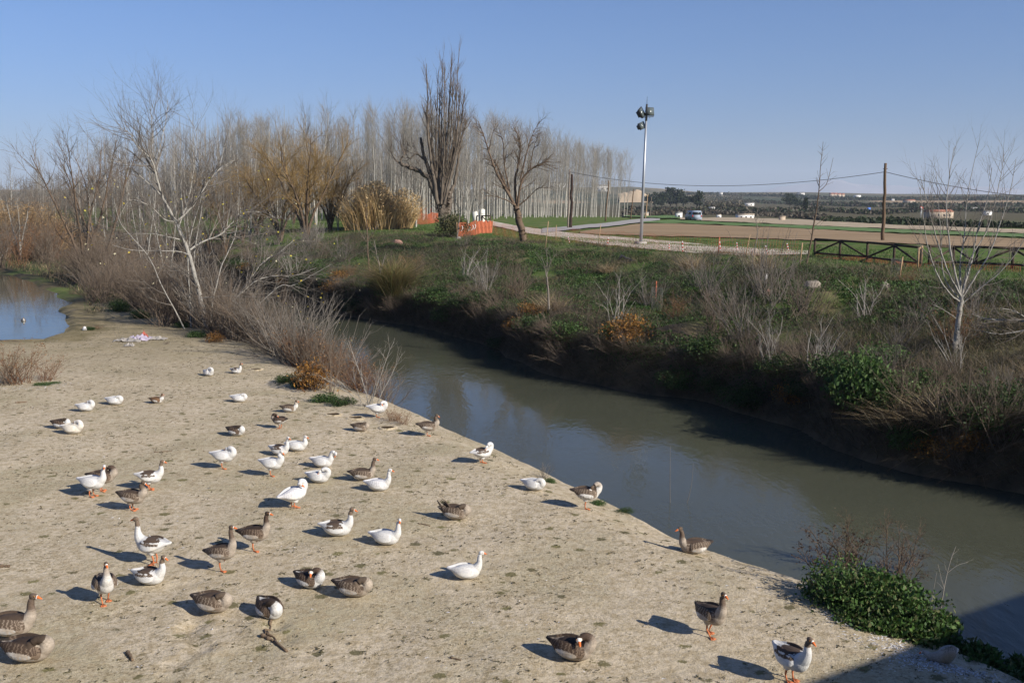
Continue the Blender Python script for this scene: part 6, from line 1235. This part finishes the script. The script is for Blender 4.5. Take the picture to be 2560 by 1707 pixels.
# sticks and roots
M_stick = simple('stick_wood', (.20, .145, .095), (.12, .085, .058), 20, .9, .1, .003)
def stick(lab, px0, py0, px1, py1, r, seed=0, name='stick', wob=.02, cat='stick'):
    a, b = at(px0, py0), at(px1, py1); rg = np.random.default_rng(seed+int(px0)); ps = [a+(b-a)*t+rg.normal(size=3)*wob*(0 < t < 1) for t in np.linspace(0, 1, 9)]; c = ps[0].copy()
    for q in ps: q[2] = ground_z(q[0], q[1])+r*.6
    mb = MB(); mb.tube([q-[c[0], c[1], 0] for q in ps], np.linspace(r, r*.7, 9)*(1+.25*rg.normal(size=9)), 7); o = mb.build(name, M_stick, None, True, (c[0], c[1], 0)); tag(o, lab, cat)
stick('short thick stick lying in the sand at lower left', 319, 1638, 332, 1657, .030, 1, wob=.003); stick('short broken branch beside the twisted root', 654, 1592, 684, 1606, .030, 2, wob=.003); stick('twisted dark root poking from the sand under a sleeping goose', 680, 1553, 664, 1585, .020, 3, 'root', .02, 'root'); stick('lower crumbling root running down from the broken branch', 668, 1585, 718, 1630, .022, 4, 'root', .03, 'root'); stick('small stick right of the erosion channel', 1127, 1645, 1152, 1652, .014, 5, wob=.003)
stick('thin twig on the sand near the sleeping brown goose', 1045, 1308, 1075, 1316, .012, 6); stick('thin twig lying above the grey-headed geese', 385, 1133, 430, 1129, .012, 7, wob=.02); stick('long thin branch lying in the shallow pond margin', 0, 852, 55, 855, .02, 8); stick('driftwood piece on the sand at left', 38, 1008, 68, 1006, .03, 9, wob=.003); stick('dark driftwood scrap at the left edge', 0, 1420, 24, 1418, .03, 10, wob=.003)
stick('bleached branch propped on the far bank below the pollard', 1314, 735, 1340, 705, .05, 11, 'branch', .01, 'branch')
# long bare canes over the bank at the right
sg = Seg(); a = at(2560, 1120); 
for (x0, y0, x1, y1) in ((2480, 1185, 2560, 1125), (2500, 1165, 2560, 1132)):
    p, q = pt(x0, y0, 28.4), pt(x1, y1, 28.8)
    for k in range(6): sg.add(p+(q-p)*k/6-a, p+(q-p)*(k+1)/6+[0, 0, .01]-a, .022, .022)
e = empty('dead_cane', a); sg.mesh('stems', M_twpale, e, 6); tag(e, 'pair of bleached canes sticking out over the water at the right edge', 'cane')
# burrow mouths: shallow pits with the hole's shade painted dark, raised rim of sand
M_pit = simple('burrow_shade', (.06, .042, .028), (.04, .03, .02), 8, .98, .02)
for px, py, lab in [(834, 1039, 'burrow hole left of the preening white goose'), (890, 1047, 'burrow hole below the preening white goose'), (968, 1071, 'burrow hole left of the brown goose at the brink'), (640, 925, 'burrow hole beside the goose farthest back')]:
    p = at(px, py); mb = MB(); n = 18; rg = np.random.default_rng(int(px)); V = []; F = []
    for j, (r, z) in enumerate([(.26, .0), (.19, .045), (.155, .036), (.13, .014), (.05, .008)]):
        for k in range(n): a = 2*math.pi*k/n; w = 1+.12*math.sin(3*a+px); V.append((r*1.15*w*math.cos(a), r*.9*w*math.sin(a)+(.04 if j == 0 else 0), z-.012*(j == 0)))
    F = [(j*n+k, j*n+(k+1) % n, (j+1)*n+(k+1) % n, (j+1)*n+k) for j in range(4) for k in range(n)]+[tuple(4*n+k for k in range(n))]
    o = mesh_obj('burrow', V, F, [M_ground, M_pit], None, col=np.tile([1, 0, 0.], (len(V), 1)), smooth=True, loc=tuple(p), fmat=[0]*(2*n)+[1]*(2*n+1)); tag(o, lab, 'burrow')
# feathers and droppings
def litter(name, P, size, cols, lab, cat, asp=.5, up=.15, flat=.3):
    rg = np.random.default_rng(len(P)); o = leaves(name, P, size, cols, rg, None, up=up, asp=asp); v = np.empty(len(o.data.vertices)*3, np.float32); o.data.vertices.foreach_get('co', v); v = v.reshape(-1, 3)
    b = np.repeat(P, 4, 0); v[:, 2] = b[:, 2]+(v[:, 2]-b[:, 2])*flat; o.data.vertices.foreach_set('co', v.ravel()); tag(o, lab, cat, None, 'stuff'); return o
rg = np.random.default_rng(66); PT = []
def patch(px, py, sx, sy, n):
    c = at(px, py); x = c[0]+rg.normal(size=n)*sx; y = c[1]+rg.normal(size=n)*sy; return np.stack([x, y, H(x, y)+.012], 1)
PT = [patch(2385, 1675, .40, .12, 500), patch(2300, 1650, .25, .12, 260), patch(2180, 1600, .28, .12, 120), patch(2110, 1555, .25, .15, 130), patch(2050, 1500, .22, .15, 150), patch(2240, 1625, .2, .1, 140), patch(40, 972, .9, .18, 260), patch(150, 962, .3, .2, 60), patch(480, 1260, 8, 8, 420), patch(1100, 1500, 5, 3, 160), patch(300, 860, 2.5, 1.5, 120)]
PT = np.concatenate(PT); PT = PT[sn(PT[:, 0], PT[:, 1])[1] < near_edge(sn(PT[:, 0], PT[:, 1])[0])+.2]
litter('feathers', PT, .055, [(.72, .72, .74), (.62, .62, .66), (.5, .5, .52)], 'scattered white feathers on the sand', 'feathers', .35)
n = 8500; s = 4+50*rg.random(n)**1.3; nn_ = near_edge(s)-.3-17*rg.random(n)**1.1; x, y = xy(s, nn_); cl = vnoise(x/1.5, y/1.5, 6) > .35; x, y = x[cl], y[cl]
k = rg.random(len(x)); P = np.stack([x, y, H(x, y)+.006], 1); P = np.repeat(P, 5, 0)+rg.normal(size=(len(P)*5, 3))*np.array([.022, .022, 0])
litter('droppings', P, .040, [(.09, .08, .035), (.13, .115, .05), (.07, .06, .03), (.16, .13, .08)], 'small dark droppings and debris strewn over the sand', 'droppings', .7, .3, .35)
n = 9000; s = 4+40*rg.random(n)**1.4; nn_ = near_edge(s)-.1-15*rg.random(n); x, y = xy(s, nn_); P = np.stack([x, y, H(x, y)+.004], 1)
litter('pebbles', P, .022, [(.46, .40, .30), (.36, .30, .21), (.25, .20, .13), (.55, .50, .42)], 'small crumbs of earth and pebbles over the sand', 'pebbles', .9, .5, .6)
